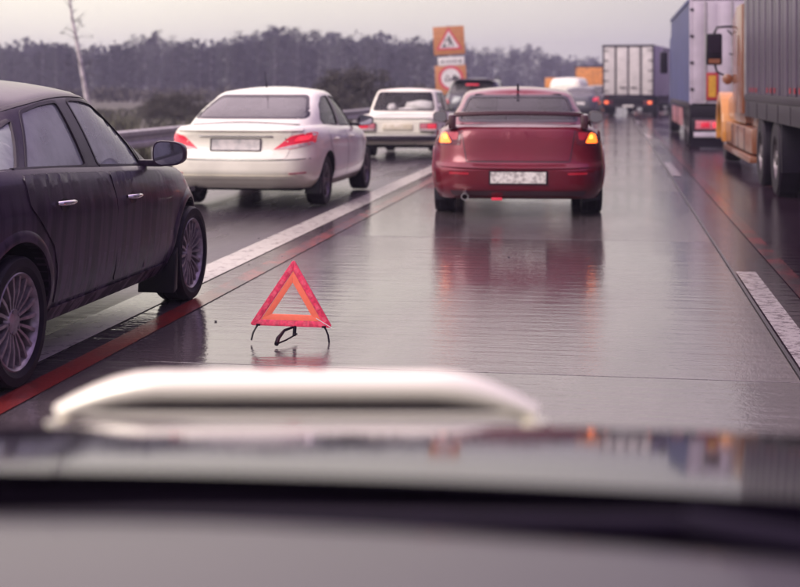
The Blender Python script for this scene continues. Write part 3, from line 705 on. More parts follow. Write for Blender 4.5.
def solaris():
    S = dict(name='white_car', paint='paint_white', width=1.76, wheel_r=0.300, wheel_x=0.745, axles=(-1.27, 1.30), rim=(5, 'wide', 'alloy_dark', 0.205),
        b_xr=[(0, -2.02), (.12, -2.12), (.30, -2.20), (.48, -2.20), (.56, -2.155), (.80, -2.115), (.93, -2.13), (1, -2.10)], b_xf=[(0, 2.05), (.3, 2.18), (.6, 2.14), (1, 1.95)],
        b_w=[(0, .77), (.12, .84), (.35, .875), (.60, .885), (.80, .875), (.92, .845), (1, .79)], b_zb=[(-2.2, .25), (0, .21), (2.2, .24)],
        b_zt=[(-2.2, .95), (-1.9, .965), (-1.2, .975), (-.2, .935), (1.0, .89), (1.6, .82), (2.15, .68)], b_crown=0.055, nr=6, nf=3.6,
        c_xr=[(0, -1.88), (.5, -1.42), (1, -.78)], c_xf=[(0, 1.15), (1, .15)], c_w=[(0, .775), (.45, .715), (.82, .635), (.93, .605), (1, .55)],
        c_zt=[(-1.8, 1.33), (-.8, 1.365), (-.2, 1.39), (.3, 1.365), (.7, 1.30)], c_crown=0.055, clc=-0.35, cnr=5,
        side_glass=[[(-1.10, .08), (-.28, .08), (-.30, .86), (-.62, .84), (-.92, .62), (-1.15, .22)], [(-.20, .08), (.70, .08), (.52, .38), (.12, .80), (-.22, .86)]],
        rear_glass=[(-.66, 1.07), (.66, 1.07), (.52, 1.325), (-.52, 1.325)], front_glass=[(-.6, 1.0), (.6, 1.0), (.5, 1.33), (-.5, 1.33)], glass='glass', rglass='glass_dark')
    root, B, C, sp = car_core(S); rr = B.rear()
    for sg in (1, -1):
        tl = band(root, 'tail_light', 'tail_red', rr, [(sg * .42, .705), (sg * .62, .715), (sg * .822, .775), (sg * .824, .895), (sg * .79, .905), (sg * .60, .86)], .006, .02)
        mb = MB(); patch(mb, smooth_poly([(sg * .44, .712), (sg * .62, .72), (sg * .82, .765), (sg * .80, .795), (sg * .60, .755)], .01), rr, .010, .008); mb.build('reversing_lens', 'lens_clear', tl)
        mb = MB(); patch(mb, smooth_poly([(sg * .64, .80), (sg * .78, .82), (sg * .80, .875), (sg * .68, .855)], .02), rr, .011, .008); mb.build('brake_lens', 'tail_red_bright', tl)
        pr = B.side(sg)
        for q in ([(-.16, .30), (-.18, .60), (-.22, .93)], [(.84, .32), (.86, .60), (.78, .89)], [(-.82, .32), (-.92, .50), (-1.18, .72), (-1.22, .95)]):
            seam(MB_ := MB(), q, pr); MB_.build('door_gap', 'seal_black', root)
        for hl in (-.92, .02):
            h = MB(); h.tube([tuple(pr(l_, .80) + Vector((sg * o_, 0, 0))) for l_, o_ in ((hl - .08, .004), (hl - .06, .03), (hl + .06, .03), (hl + .08, .004))], .011, 8); h.build('door_handle', 'paint_white', root)
        mirror_part(root, sg, sg * .86, .58, .985, 'plastic_black', 0.20, 0.135)
        mb = MB(); A = [(l, .30) for l in np.linspace(-.9, .9, 16)]; Bq = [(l, .215) for l in np.linspace(-.9, .9, 16)]; strip(mb, A, Bq, pr, 0.010, 0.02, closed=False); mb.build('sill_skirt', 'paint_white', root)
        MB().prism([(-1.60, .34), (-1.56, .36), (-1.58, .17), (-1.64, .16)], *sorted((sg * 0.66, sg * 0.84)), 'x', 0.006).build('mud_flap', 'plastic_black', root)
        band(root, 'rear_reflector', 'lens_pink', rr, [(sg * .60, .415), (sg * .76, .425), (sg * .76, .445), (sg * .60, .435)], .004, .01, .005)
    # boot lid, lip spoiler, plate recess
    lid = band(root, 'boot_lid', 'paint_white', rr, [(-.56, .60), (.56, .60), (.60, .70), (.55, .845), (.64, .925), (-.64, .925), (-.55, .845), (-.60, .70)], .005, .006, .03)
    mb = MB(); A = [(x, .955 - .012 * (x / .7) ** 2) for x in np.linspace(-.72, .72, 26)]; Bq = [(x, .925) for x in np.linspace(-.72, .72, 26)]
    strip(mb, A, Bq, rr, .035, .06, closed=False); mb.build('lip_spoiler', 'paint_white', root)
    band(lid, 'plate_recess', 'paint_white', rr, [(-.36, .675), (.36, .675), (.34, .850), (-.34, .850)], .0075, .003, .02)
    band(lid, 'boot_trim', 'chrome', rr, [(-.42, .856), (.42, .856), (.42, .868), (-.42, .868)], .022, .02, .004)
    pl = band(root, 'number_plate', 'plate_grey', rr, [(-.275, .70), (.275, .70), (.275, .825), (-.275, .825)], .020, .012, .006)
    mb = MB(); strip(mb, [(-.275, .70), (.275, .70), (.275, .825), (-.275, .825)], [(-.287, .69), (.287, .69), (.287, .835), (-.287, .835)], rr, .022, .02); mb.build('plate_frame', 'steel_dark', pl)
    mb = MB(); seam(mb, [(-.80, .60), (-.4, .585), (0, .582), (.4, .585), (.80, .60)], rr, .008); mb.build('bumper_seam', 'seal_black', root)
    mb = MB(); A = [(x, .40) for x in np.linspace(-.74, .74, 24)]; Bq = [(x, .36) for x in np.linspace(-.70, .70, 24)]; strip(mb, A, Bq, rr, .010, .02, closed=False); mb.build('bumper_crease', 'paint_white', root)
    MB().tube([(-.5, -2.10, .24), (-.5, -1.7, .24)], .028, 12).build('exhaust_pipe', 'steel_dark', root)
    antenna(root, 0, -.75, 1.43, .20, -.10)
    root.location = (-4.33, 17.45, 0); root.rotation_euler = (0, 0, R(-0.6)); root.scale = (1.07, 1, 1)
    tag(root, 'white saloon with swept red tail lights and blank grey number plate in the left lane', 'car')
    return root

def lancer():
    S = dict(name='red_car', paint='paint_red', width=1.84, wheel_r=0.318, wheel_x=0.775, axles=(-1.36, 1.30), tyre_w=0.215, rim=(8, 'mid', 'alloy_dark', 0.215),
        b_xr=[(0, -2.10), (.06, -2.16), (.20, -2.215), (.42, -2.225), (.455, -2.19), (.50, -2.15), (.75, -2.10), (.93, -2.07), (1, -2.02)], b_xf=[(0, 2.1), (.3, 2.25), (.6, 2.2), (1, 2.05)],
        b_w=[(0, .86), (.15, .905), (.40, .925), (.60, .915), (.82, .885), (.93, .845), (1, .78)], b_zb=[(-2.2, .205), (0, .19), (2.2, .22)],
        b_zt=[(-2.2, .985), (-1.8, 1.00), (-1.0, .985), (0, .95), (1.0, .90), (1.6, .83), (2.15, .70)], b_crown=0.04, nr=6.5, nf=3.6,
        c_xr=[(0, -1.62), (.5, -1.30), (1, -.80)], c_xf=[(0, 1.10), (1, .15)], c_w=[(0, .765), (.45, .70), (.82, .625), (.93, .60), (1, .55)],
        c_zt=[(-1.8, 1.33), (-.8, 1.365), (-.2, 1.395), (.3, 1.37), (.7, 1.30)], c_crown=0.05, clc=-0.3, cnr=5.5,
        side_glass=[[(-1.15, .10), (-.28, .08), (-.30, .86), (-.62, .84), (-.90, .66)], [(-.20, .08), (.70, .08), (.52, .38), (.12, .80), (-.22, .86)]],
        rear_glass=[(-.635, 1.05), (.635, 1.05), (.53, 1.325), (-.53, 1.325)], front_glass=[(-.64, .98), (.64, .98), (.53, 1.34), (-.53, 1.34)], glass='glass')
    root, B, C, sp = car_core(S); rr = B.rear()
    for sg in (1, -1):
        tl = band(root, 'tail_light', 'lens_smoke', rr, [(sg * .59, .80), (sg * .80, .79), (sg * .865, .82), (sg * .855, .95), (sg * .70, .955), (sg * .585, .95)], .006, .02)
        mb = MB(); patch(mb, smooth_poly([(sg * .685, .82), (sg * .82, .815), (sg * .80, .915), (sg * .74, .935)], .02), rr, .012, .008); lz = mb.build('hazard_lens', 'lamp_amber', tl)
        mb = MB(); patch(mb, smooth_poly([(sg * .62, .855), (sg * .675, .85), (sg * .73, .935), (sg * .61, .94)], .02), rr, .010, .008); mb.build('brake_lens', 'tail_dim', tl)
        mb = MB(); patch(mb, smooth_poly([(sg * .725, .865), (sg * .765, .865), (sg * .765, .905), (sg * .735, .905)], .01), rr, .016, .004); mb.build('hazard_bulb', 'lamp_amber_core', tl)
        mirror_part(root, sg, sg * .85, .58, 1.05, 'paint_red_dark', 0.17, 0.145)
        pr = B.side(sg); mb = MB(); seam(mb, [(-.86, .32), (-.96, .50), (-1.20, .72), (-1.24, .95)], pr); mb.build('door_gap', 'seal_black', root)
        mb = MB(); A = [(l, .31) for l in np.linspace(-.9, .9, 16)]; Bq = [(l, .215) for l in np.linspace(-.9, .9, 16)]; strip(mb, A, Bq, pr, 0.012, 0.02, closed=False); mb.build('sill_skirt', 'paint_red', root)
        an = np.linspace(-0.05, math.pi + 0.05, 28); mb = MB()
        strip(mb, [(-1.36 + .372 * math.cos(a), .328 + .372 * math.sin(a)) for a in an], [(-1.36 + .43 * math.cos(a), .328 + .43 * math.sin(a)) for a in an], pr, .008, .05, closed=False); mb.build('wheel_arch', 'paint_red', root)
        band(root, 'rear_reflector', 'tail_dim', rr, [(sg * .50, .475), (sg * .70, .48), (sg * .70, .505), (sg * .50, .50)], .004, .01, .005)
        MB().prism([(-1.70, .34), (-1.66, .36), (-1.68, .17), (-1.74, .16)], *sorted((sg * 0.66, sg * 0.86)), 'x', 0.006).build('mud_flap', 'plastic_black', root)
    lid = band(root, 'boot_lid', 'paint_red', rr, [(-.52, .625), (.52, .625), (.575, .95), (-.575, .95)], .006, .008, .04)
    mb = MB(); seam(mb, [(-.58, .96), (-.525, .615), (.525, .615), (.58, .96)], rr, .010); mb.build('boot_gap', 'seal_black', root)
    # bumper ledge catching the sky
    mb = MB(); A = [(x, .585 + .02 * (abs(x) / .85) ** 2) for x in np.linspace(-.86, .86, 30)]; Bq = [(x, .545 + .02 * (abs(x) / .85) ** 2) for x in np.linspace(-.86, .86, 30)]
    strip(mb, A, Bq, rr, .016, .05, closed=False); mb.build('bumper_ledge', 'paint_red', root)
    pl = band(root, 'number_plate', 'plate_white', rr, [(-.28, .385), (.28, .385), (.28, .51), (-.28, .51)], .018, .014, .006)
    mb = MB(); strip(mb, [(-.28, .385), (.28, .385), (.28, .51), (-.28, .51)], [(-.296, .372), (.296, .372), (.296, .523), (-.296, .523)], rr, .020, .02); mb.build('plate_frame', 'steel_dark', pl)
    band(root, 'bumper_valance', 'paint_red_dark', rr, [(-.66, .24), (.66, .24), (.70, .30), (-.70, .30)], .010, .02)
    ex = MB(); ex.lathe([(-2.215, .030), (-2.215, .038), (-1.8, .038), (-1.8, .030)], 20, 'y', (-.54, 0, .235)); ex.build('exhaust_pipe', 'chrome', root)
    # boot spoiler: a raised wing on two end posts
    n = 34; vs, fs = [], []
    for i in range(n + 1):
        u = -1 + 2 * i / n; x = u * .745; a = abs(u)
        z = 1.150 - .025 * a ** 2 - (.115 * max(0, (a - .86) / .14) ** 1.6); y = -2.03 + .05 * a ** 3; ch = .16
        vs += [(x, y, z - .008), (x, y + .005, z + .022), (x, y + ch * .5, z + .026), (x, y + ch, z + .004), (x, y + ch * .9, z - .014), (x, y + .01, z - .026)]
    for i in range(n):
        for k in range(6): fs.append((i * 6 + k, i * 6 + (k + 1) % 6, (i + 1) * 6 + (k + 1) % 6, (i + 1) * 6 + k))
    fs.append(tuple(range(6))); fs.append(tuple(range(n * 6, n * 6 + 6))[::-1])
    sp_ = MB().add(vs, fs); 
    for sg in (1, -1):
        sp_.prism([(-2.04, .975), (-1.90, .98), (-1.87, 1.14), (-2.03, 1.13)], *sorted((sg * .64, sg * .715)), 'x', .015)
    sp_.build('spoiler', 'paint_red_dark', root)
    MB().box(-.27, -.16, -2.21, -2.14, .195, .225, .008).build('fog_light', 'tail_red', root)
    antenna(root, 0, -.72, 1.40, .09, 0, fin=True)
    band(root, 'wiper_motor', 'plastic_black', C.rear(), [(-.02, 1.28), (.02, 1.28), (.012, 1.36), (-.012, 1.36)], .01, .01, .004)
    root.location = (-1.17, 17.0, 0); root.rotation_euler = (0, 0, R(4.0)); root.scale = (1.08, 1, 1)
    tag(root, 'red saloon with raised boot spoiler and amber hazard lights flashing in the middle lane', 'car')
    return root

def lada():
    S = dict(name='old_white_car', paint='paint_old_white', width=1.62, wheel_r=0.29, wheel_x=0.68, axles=(-1.18, 1.24), tyre_w=0.175, rim=(8, 'mid', 'alloy_dark', 0.18),
        b_xr=[(0, -1.96), (.15, -2.00), (.5, -2.02), (.85, -2.02), (1, -1.97)], b_xf=[(0, 1.98), (.4, 2.03), (1, 1.98)],
        b_w=[(0, .76), (.15, .80), (.5, .81), (.85, .80), (1, .755)], b_zb=[(-2.2, .28), (2.2, .25)],
        b_zt=[(-2.1, .83), (-1.5, .865), (0, .875), (1.0, .86), (2.0, .80)], b_crown=0.03, nr=14, nf=10,
        c_xr=[(0, -1.38), (1, -.98)], c_xf=[(0, .98), (1, .42)], c_w=[(0, .745), (.5, .69), (.85, .63), (.94, .61), (1, .55)],
        c_zt=[(-1.8, 1.34), (-.8, 1.365), (.6, 1.36)], c_crown=0.04, clc=-0.3, cnr=9, cnf=9,
        side_glass=[[(-1.12, .12), (-.28, .12), (-.28, .86), (-.86, .86)], [(-.18, .12), (.74, .12), (.40, .86), (-.18, .86)]],
        rear_glass=[(-.63, .955), (.63, .955), (.54, 1.31), (-.54, 1.31)], front_glass=[(-.64, .93), (.64, .93), (.54, 1.31), (-.54, 1.31)], glass='glass')
    root, B, C, sp = car_core(S); rr = B.rear()
    for sg in (1, -1):
        tl = MB().box(*sorted((sg * .44, sg * .79)), -2.06, -2.00, .545, .715, .012).build('tail_light', 'steel_dark', root)
        MB().box(*sorted((sg * .60, sg * .78)), -2.07, -2.055, .60, .70, .006).build('brake_lens', 'tail_red', tl)
        MB().box(*sorted((sg * .455, sg * .595)), -2.07, -2.055, .60, .70, .006).build('side_lens', 'lens_pink', tl)
        MB().box(*sorted((sg * .455, sg * .78)), -2.07, -2.055, .56, .595, .006).build('lower_lens', 'lens_clear', tl)
        mirror_part(root, sg, sg * .80, .62, .96, 'plastic_black', 0.15, 0.10)
        MB().prism([(-1.56, .34), (-1.52, .36), (-1.53, .14), (-1.58, .14)], *sorted((sg * 0.56, sg * 0.78)), 'x', 0.006).build('mud_flap', 'plastic_black', root)
    b_ = MB().box(-.82, .82, -2.16, -2.02, .36, .455, .025).build('rear_bumper', 'steel_dark', root)
    MB().box(-.80, .80, -2.175, -2.155, .455, .475, .006).box(-.80, .80, -2.10, -2.0, .455, .472, .004).build('bumper_strip', 'chrome', b_)
    MB().box(-.30, .30, -2.05, -2.015, .575, .69, .008).build('number_plate', 'plate_cream', root)
    MB().box(-.74, .74, -2.035, -2.0, .80, .815, .004).build('boot_trim', 'chrome', root)
    mb = MB(); seam(mb, [(-.72, .82), (-.70, .50), (.70, .50), (.72, .82)], rr, .01); mb.build('boot_gap', 'seal_black', root)
    MB().tube([(.35, -2.05, .27), (.35, -1.6, .27)], .022, 10).build('exhaust_pipe', 'steel_dark', root)
    root.location = (-4.22, 28.6, 0)
    tag(root, 'old boxy white saloon with square tail lights between the white car and the red car', 'car')
    # white pillow and bag lying on the parcel shelf
    def lump(name, x, y, z, sx, sy, sz, seed, mat):
        rnd = random.Random(seed); bm = bmesh.new(); bmesh.ops.create_icosphere(bm, subdivisions=3, radius=1)
        ph = [rnd.uniform(0, 6) for _ in range(6)]
        for v in bm.verts:
            k = 1 + .12 * math.sin(3 * v.co.x + ph[0]) * math.cos(4 * v.co.y + ph[1]) + .07 * math.sin(7 * v.co.z + ph[2] + 5 * v.co.x)
            v.co = Vector((x + v.co.x * sx * k, y + v.co.y * sy * k, z + max(-.7, v.co.z) * sz * k))
        me = bpy.data.meshes.new(name); bm.to_mesh(me); bm.free(); me.materials.append(M[mat]); me.shade_smooth(); return link(name, me)
    a = lump('pillow', -3.86, 27.62, 1.03, .34, .17, .13, 3, 'cushion'); tag(a, 'large white pillow stuffed behind the rear window of the old boxy white car', 'pillow')
    a = lump('bag', -4.50, 27.60, .99, .10, .12, .10, 5, 'cushion'); tag(a, 'small white bag inside the old boxy car, left of the big pillow', 'bag')
    a = lump('blanket', -4.20, 27.60, .955, .20, .12, .05, 8, 'cushion'); tag(a, 'flat folded white blanket on the rear shelf of the old boxy white car', 'blanket')
    return root

def simple_car(name, label, cat, mat, loc, rz, H=1.46, Wd=1.76, deck=.98, rear=-2.15, suv=False, lit='tail_red_bright', hatch=False):
    k = H / 1.46; ce = -1.95 if (suv or hatch) else -1.6
    S = dict(name=name, paint=mat, width=Wd, wheel_r=0.31 * (1.1 if suv else 1), wheel_x=Wd / 2 - .11, axles=(-1.3, 1.3), rim=(7, 'mid', 'alloy_dark', 0.21),
        b_xr=[(0, rear + .1), (.25, rear), (.5, rear + .02), (.8, rear + .06), (1, rear + .12)], b_xf=[(0, 2.1), (.4, 2.2), (1, 2.0)],
        b_w=[(0, Wd / 2 - .08), (.3, Wd / 2), (.75, Wd / 2 - .01), (1, Wd / 2 - .09)], b_zb=[(-2.2, .26 * k), (2.2, .26 * k)],
        b_zt=[(-2.1, deck), (0, deck - .03), (1, deck - .06), (2, deck - .2)], b_crown=0.04, nr=6, nf=4,
        c_xr=[(0, ce), (1, ce + (.32 if (suv or hatch) else .8))], c_xf=[(0, 1.1), (1, .2)], c_w=[(0, Wd / 2 - .10), (.5, Wd / 2 - .16), (.85, Wd / 2 - .23), (.94, Wd / 2 - .26), (1, Wd / 2 - .32)],
        c_zt=[(-1.8, H - .09), (-.8, H - .07), (.1, H - .05), (.6, H - .10)], c_crown=0.05, clc=-0.35,
        side_glass=[[(-1.3 if suv else -1.05, .12), (-.28, .12), (-.28, .86), (-1.1 if suv else -.7, .86)], [(-.18, .12), (.68, .12), (.20, .86), (-.18, .86)]],
        rear_glass=[(-Wd / 2 + .22, deck + .09), (Wd / 2 - .22, deck + .09), (Wd / 2 - .33, H - .15), (-Wd / 2 + .33, H - .15)],
        front_glass=[(-Wd / 2 + .22, deck + .03), (Wd / 2 - .22, deck + .03), (Wd / 2 - .33, H - .14), (-Wd / 2 + .33, H - .14)], glass='glass_dark', no_seats=True)
    root, B, C, sp = car_core(S); rr = B.rear()
    for sg in (1, -1):
        band(root, 'tail_light', lit, rr, [(sg * (Wd / 2 - .26), deck - .22), (sg * (Wd / 2 - .02), deck - .20), (sg * (Wd / 2 - .02), deck - .05), (sg * (Wd / 2 - .20), deck - .05)], .006, .02)
        mirror_part(root, sg, sg * (Wd / 2 - .02), .6, deck + .03, 'plastic_black', 0.19, 0.14)
        if suv: MB().tube([(sg * (Wd / 2 - .30), -1.5, H - .04), (sg * (Wd / 2 - .30), -1.4, H + .035), (sg * (Wd / 2 - .30), .1, H + .035), (sg * (Wd / 2 - .30), .25, H - .05)], .018, 8).build('roof_rail', 'plastic_black', root)
    band(root, 'number_plate', 'plate_white', rr, [(-.26, deck - .38), (.26, deck - .38), (.26, deck - .27), (-.26, deck - .27)], .014, .012, .006)
    band(root, 'rear_bumper', mat, rr, [(-Wd / 2 + .05, .32), (Wd / 2 - .05, .32), (Wd / 2 - .05, .54), (-Wd / 2 + .05, .54)], .02, .04)
    root.location = loc; root.rotation_euler = (0, 0, rz); tag(root, label, cat)
    return root, B, C

focus(); solaris(); lancer(); lada()

# ------------------------------------------------------------------ ground, road, markings
def sheet(name, x0, x1, y0, y1, z, mat, kind='structure', parent=None, nx=1, ny=1):
    vs = [(x0 + (x1 - x0) * i / nx, y0 + (y1 - y0) * j / ny, z) for j in range(ny + 1) for i in range(nx + 1)]
    fs = [(j * (nx + 1) + i, j * (nx + 1) + i + 1, (j + 1) * (nx + 1) + i + 1, (j + 1) * (nx + 1) + i) for j in range(ny) for i in range(nx)]
    o = link(name, mesh_from(name, vs, fs, [mat], None, 0), parent)
    if kind: tag(o, kind=kind)
    return o
sheet('ground', -420, 420, -100, 630, -0.06, 'soil')
road = MB().box(-7.6, 9.0, -14, 620, -0.30, -0.012).build('road', 'wet_asphalt', None, 0); tag(road, kind='structure')
sheet('right_lane', 0.935, 8.6, -14, 620, -0.006, 'wet_asphalt_dark')
# middle lane: concrete slabs with open transverse joints, each slab a piece of its own
lane = sheet('middle_lane', -3.02, 0.915, -14, 620, -0.008, 'joint_dark')
sl_w = 3.93
slab_me = MB().box(-sl_w / 2, sl_w / 2, -2.994, 2.994, -0.005, 0.004, 0.002).mesh('slab', 'wet_concrete', 0)
for k in range(20):
    o = link('slab', slab_me, lane, (-1.0525, -8.2 + 6 * k, 0.0), (0, 0, 0))
far = MB().box(-1.0525 - sl_w / 2, -1.0525 + sl_w / 2, 108.81, 620, -0.005, 0.004).build('far_slabs', 'wet_concrete', lane, 0)
tag(far, kind='stuff')
# shallow seam kerb between the middle lane and the right lane
tag(MB().box(0.917, 0.934, -14, 500, -0.02, 0.012).build('lane_seam', 'joint_dark', None, 0), kind='structure')
sheet('white_edge_line', -3.23, -2.96, -14, 620, 0.009, 'white_marking')
sheet('red_line', -2.80, -2.655, -14, 9.1, 0.009, 'red_marking')
sheet('worn_red_line', -2.80, -2.655, 9.1, 600, 0.009, 'worn_red_marking')
for k in range(9):
    y0 = 6.2 + 15.35 * k if k else 6.2; y1 = 10.82 if k == 0 else y0 + 4.4
    sheet('lane_dash', 0.955, 1.105, y0 if k == 0 else 22.1 + 15.4 * (k - 1), y1 if k == 0 else 26.1 + 15.4 * (k - 1), 0.002, 'dash_marking')
sheet('red_line_right', 1.27, 1.40, -14, 620, 0.001, 'faint_red_marking')
sheet('left_edge_marking', -7.05, -6.90, -14, 620, -0.004, 'white_marking')
# small stones lying on the wet lane
rnd = random.Random(4)
spots = [(-2.9, 10.6), (-2.75, 11.1), (-2.62, 10.9), (-.86, 11.4), (-3.3, 12.4), (-4.6, 13.1), (-4.2, 12.6), (-5.0, 14.0), (-3.9, 13.6), (-2.4, 8.0)]
for i, (x, y) in enumerate(spots):
    bm = bmesh.new(); bmesh.ops.create_icosphere(bm, subdivisions=2, radius=1)
    s = rnd.uniform(.004, .008)
    for v in bm.verts: v.co = Vector((v.co.x * s * rnd.uniform(.8, 1.5), v.co.y * s * rnd.uniform(.8, 1.3), v.co.z * s * .6 + s * .3 + .006))
    me = bpy.data.meshes.new('pebble'); bm.to_mesh(me); bm.free(); me.materials.append(M['steel_dark'])
    o = link('pebble', me, None, (x, y, 0)); tag(o, 'tiny dark pebble lying loose on the wet road surface', 'pebble', 'pebbles scattered on the wet road')

# ------------------------------------------------------------------ warning triangle
def warning_triangle():
    root = empty('warning_triangle')
    def tri_pts(r, rc=0.0):
        return [(r * math.cos(R(90 + 120 * k)), r * math.sin(R(90 + 120 * k))) for k in range(3)]
    sx, sz, cz = 1.0, 0.93, 0.215
    Ro, Rm, Ri = 0.272, 0.200, 0.128   # corner radii of the nested triangles
    def pt(r, k, corner=0.0): a = R(90 - 120 * k); return Vector((r * math.cos(a) * sx, r * math.sin(a) * sz + cz))
    names = ('reflector_bar', 'inner_bar')
    for k in range(3):
        A, Bq = pt(Ro, k), pt(Ro, k + 1); a, b_ = pt(Rm, k), pt(Rm, k + 1)
        d = (Bq - A).normalized(); tr = 0.016
        m1 = A + (a - A).normalized() * 0.010
        poly = [A + d * tr, Bq - d * tr, Bq + (b_ - Bq).normalized() * 0.012, b_, a, m1]
        bar = MB().prism([(p.x, p.y) for p in poly], -0.008, 0.008, 'y', 0.0025).build('reflector_bar', 'tri_red', root)
        # prismatic cells along the bar, slightly proud
        n_ = 9; inn = (a - A).normalized()
        for i in range(n_):
            t0, t1 = (i + .12) / n_, (i + .88) / n_
            o0, o1 = (A + d * .045).lerp(Bq - d * .045, t0), (A + d * .045).lerp(Bq - d * .045, t1)
            nrm = Vector((-d.y, d.x)); nrm = nrm if nrm.dot(Vector((0, cz)) - (A + Bq) / 2) > 0 else -nrm
            q = [o0 + nrm * .008, o1 + nrm * .008, o1 + nrm * .028, o0 + nrm * .028]
            if i % 2 == 0: MB().prism([(p.x, p.y) for p in q], -0.0095, -0.0075, 'y').build('reflector_cell', 'tri_red_light', bar, 0)
        a2, b2 = pt(Rm - .003, k), pt(Rm - .003, k + 1); c2, e2 = pt(Ri, k), pt(Ri, k + 1)
        MB().prism([(p.x, p.y) for p in (a2, b2, e2, c2)], -0.005, 0.005, 'y', 0.0015).build('inner_bar', 'tri_orange', root)
    # white gap where two arms of the folding frame meet
    p0, p1 = pt(Rm * .80, 1), pt(Ro, 1)
    w_ = Vector((.35, .94)).normalized() * 0.0022
    MB().prism([tuple(p0 - w_), tuple(p1 - w_ + Vector((-.004, 0))), tuple(p1 + w_ + Vector((-.004, 0))), tuple(p0 + w_)], -0.0105, -0.0085, 'y').build('hinge_strip', 'sign_white', root, 0)
    zb = pt(Ro, 1).y
    # wire legs: two at the ends, two crossing under the middle
    for x in (-.185, .185):
        sg = 1 if x > 0 else -1
        MB().tube([(x, 0, zb + .006), (x + sg * .012, .0, zb - .012), (x + sg * .026, -.012, zb - .04), (x + sg * .034, -.02, .006)], .0052, 8).box(x - .012, x + .012, -.010, .010, zb - .002, zb + .010, .002).build('leg', 'plastic_black', root)
    MB().tube([(.022, .0, zb + .004), (.020, -.01, zb - .05), (.02, -.02, .05)], [.010, .010, .008], 8).build('leg', 'plastic_black', root)
    MB().tube([(.02, -.0, zb), (-.035, -.03, zb - .02), (-.062, -.10, zb - .055), (-.066, -.15, .008)], [.007, .008, .012, .013], 8).tube([(-.066, -.15, .008), (-.02, -.08, .022), (.03, .06, .04), (.022, 0, zb - .04)], .005, 8).build('leg', 'plastic_black', root)
    root.location = (-1.79, 7.42, 0.006); root.rotation_euler = (R(-3), R(2.0), R(9))
    tag(root, 'red and orange folding warning triangle standing on wire legs on the wet lane', 'warning triangle')
warning_triangle()

# ------------------------------------------------------------------ trucks
def truck_wheel_meshes(r=0.5, wd=0.30):
    ty = MB(); h = wd / 2; rr = r * .58
    ty.lathe([(-h, rr), (-h, r * .93), (-h * .8, r), (h * .8, r), (h, r * .93), (h, rr), (h * .6, rr * .96), (-h * .6, rr * .96)], 40)
    tyre = ty.mesh('tyre', 'rubber', 30)
    rb = MB().lathe([(h * .9, rr * 1.0), (h * .9, rr * .92), (h * .1, rr * .82), (-h * .1, rr * .55), (h * .2, rr * .40), (h * .9, rr * .32), (h * .95, 0.001), (-h * .8, 0.001), (-h * .8, rr)], 32)
    for k in range(8):
        a = 2 * math.pi * k / 8; rb.lathe([(0, .001), (0, .02), (.05, .02), (.05, .001)], 6, c=(0, rr * .48 * math.cos(a), rr * .48 * math.sin(a)))
    return tyre, rb.mesh('rim', 'alloy_dark', 35)
TW = truck_wheel_meshes()
def tw(parent, x, y, side, r=0.5, k=1.0):
    e = empty('wheel', (x, y, 0.5 * k), 0 if side > 0 else math.pi, parent); e.scale = (k, k, k)
    for nme, me in zip(('tyre', 'rim'), TW): link(nme, me, e)
def mb_part(parent, name, mat, *boxes, bev=0.008):
    mb = MB()
    for b_ in boxes: mb.box(*b_, bev)
    return mb.build(name, mat, parent)

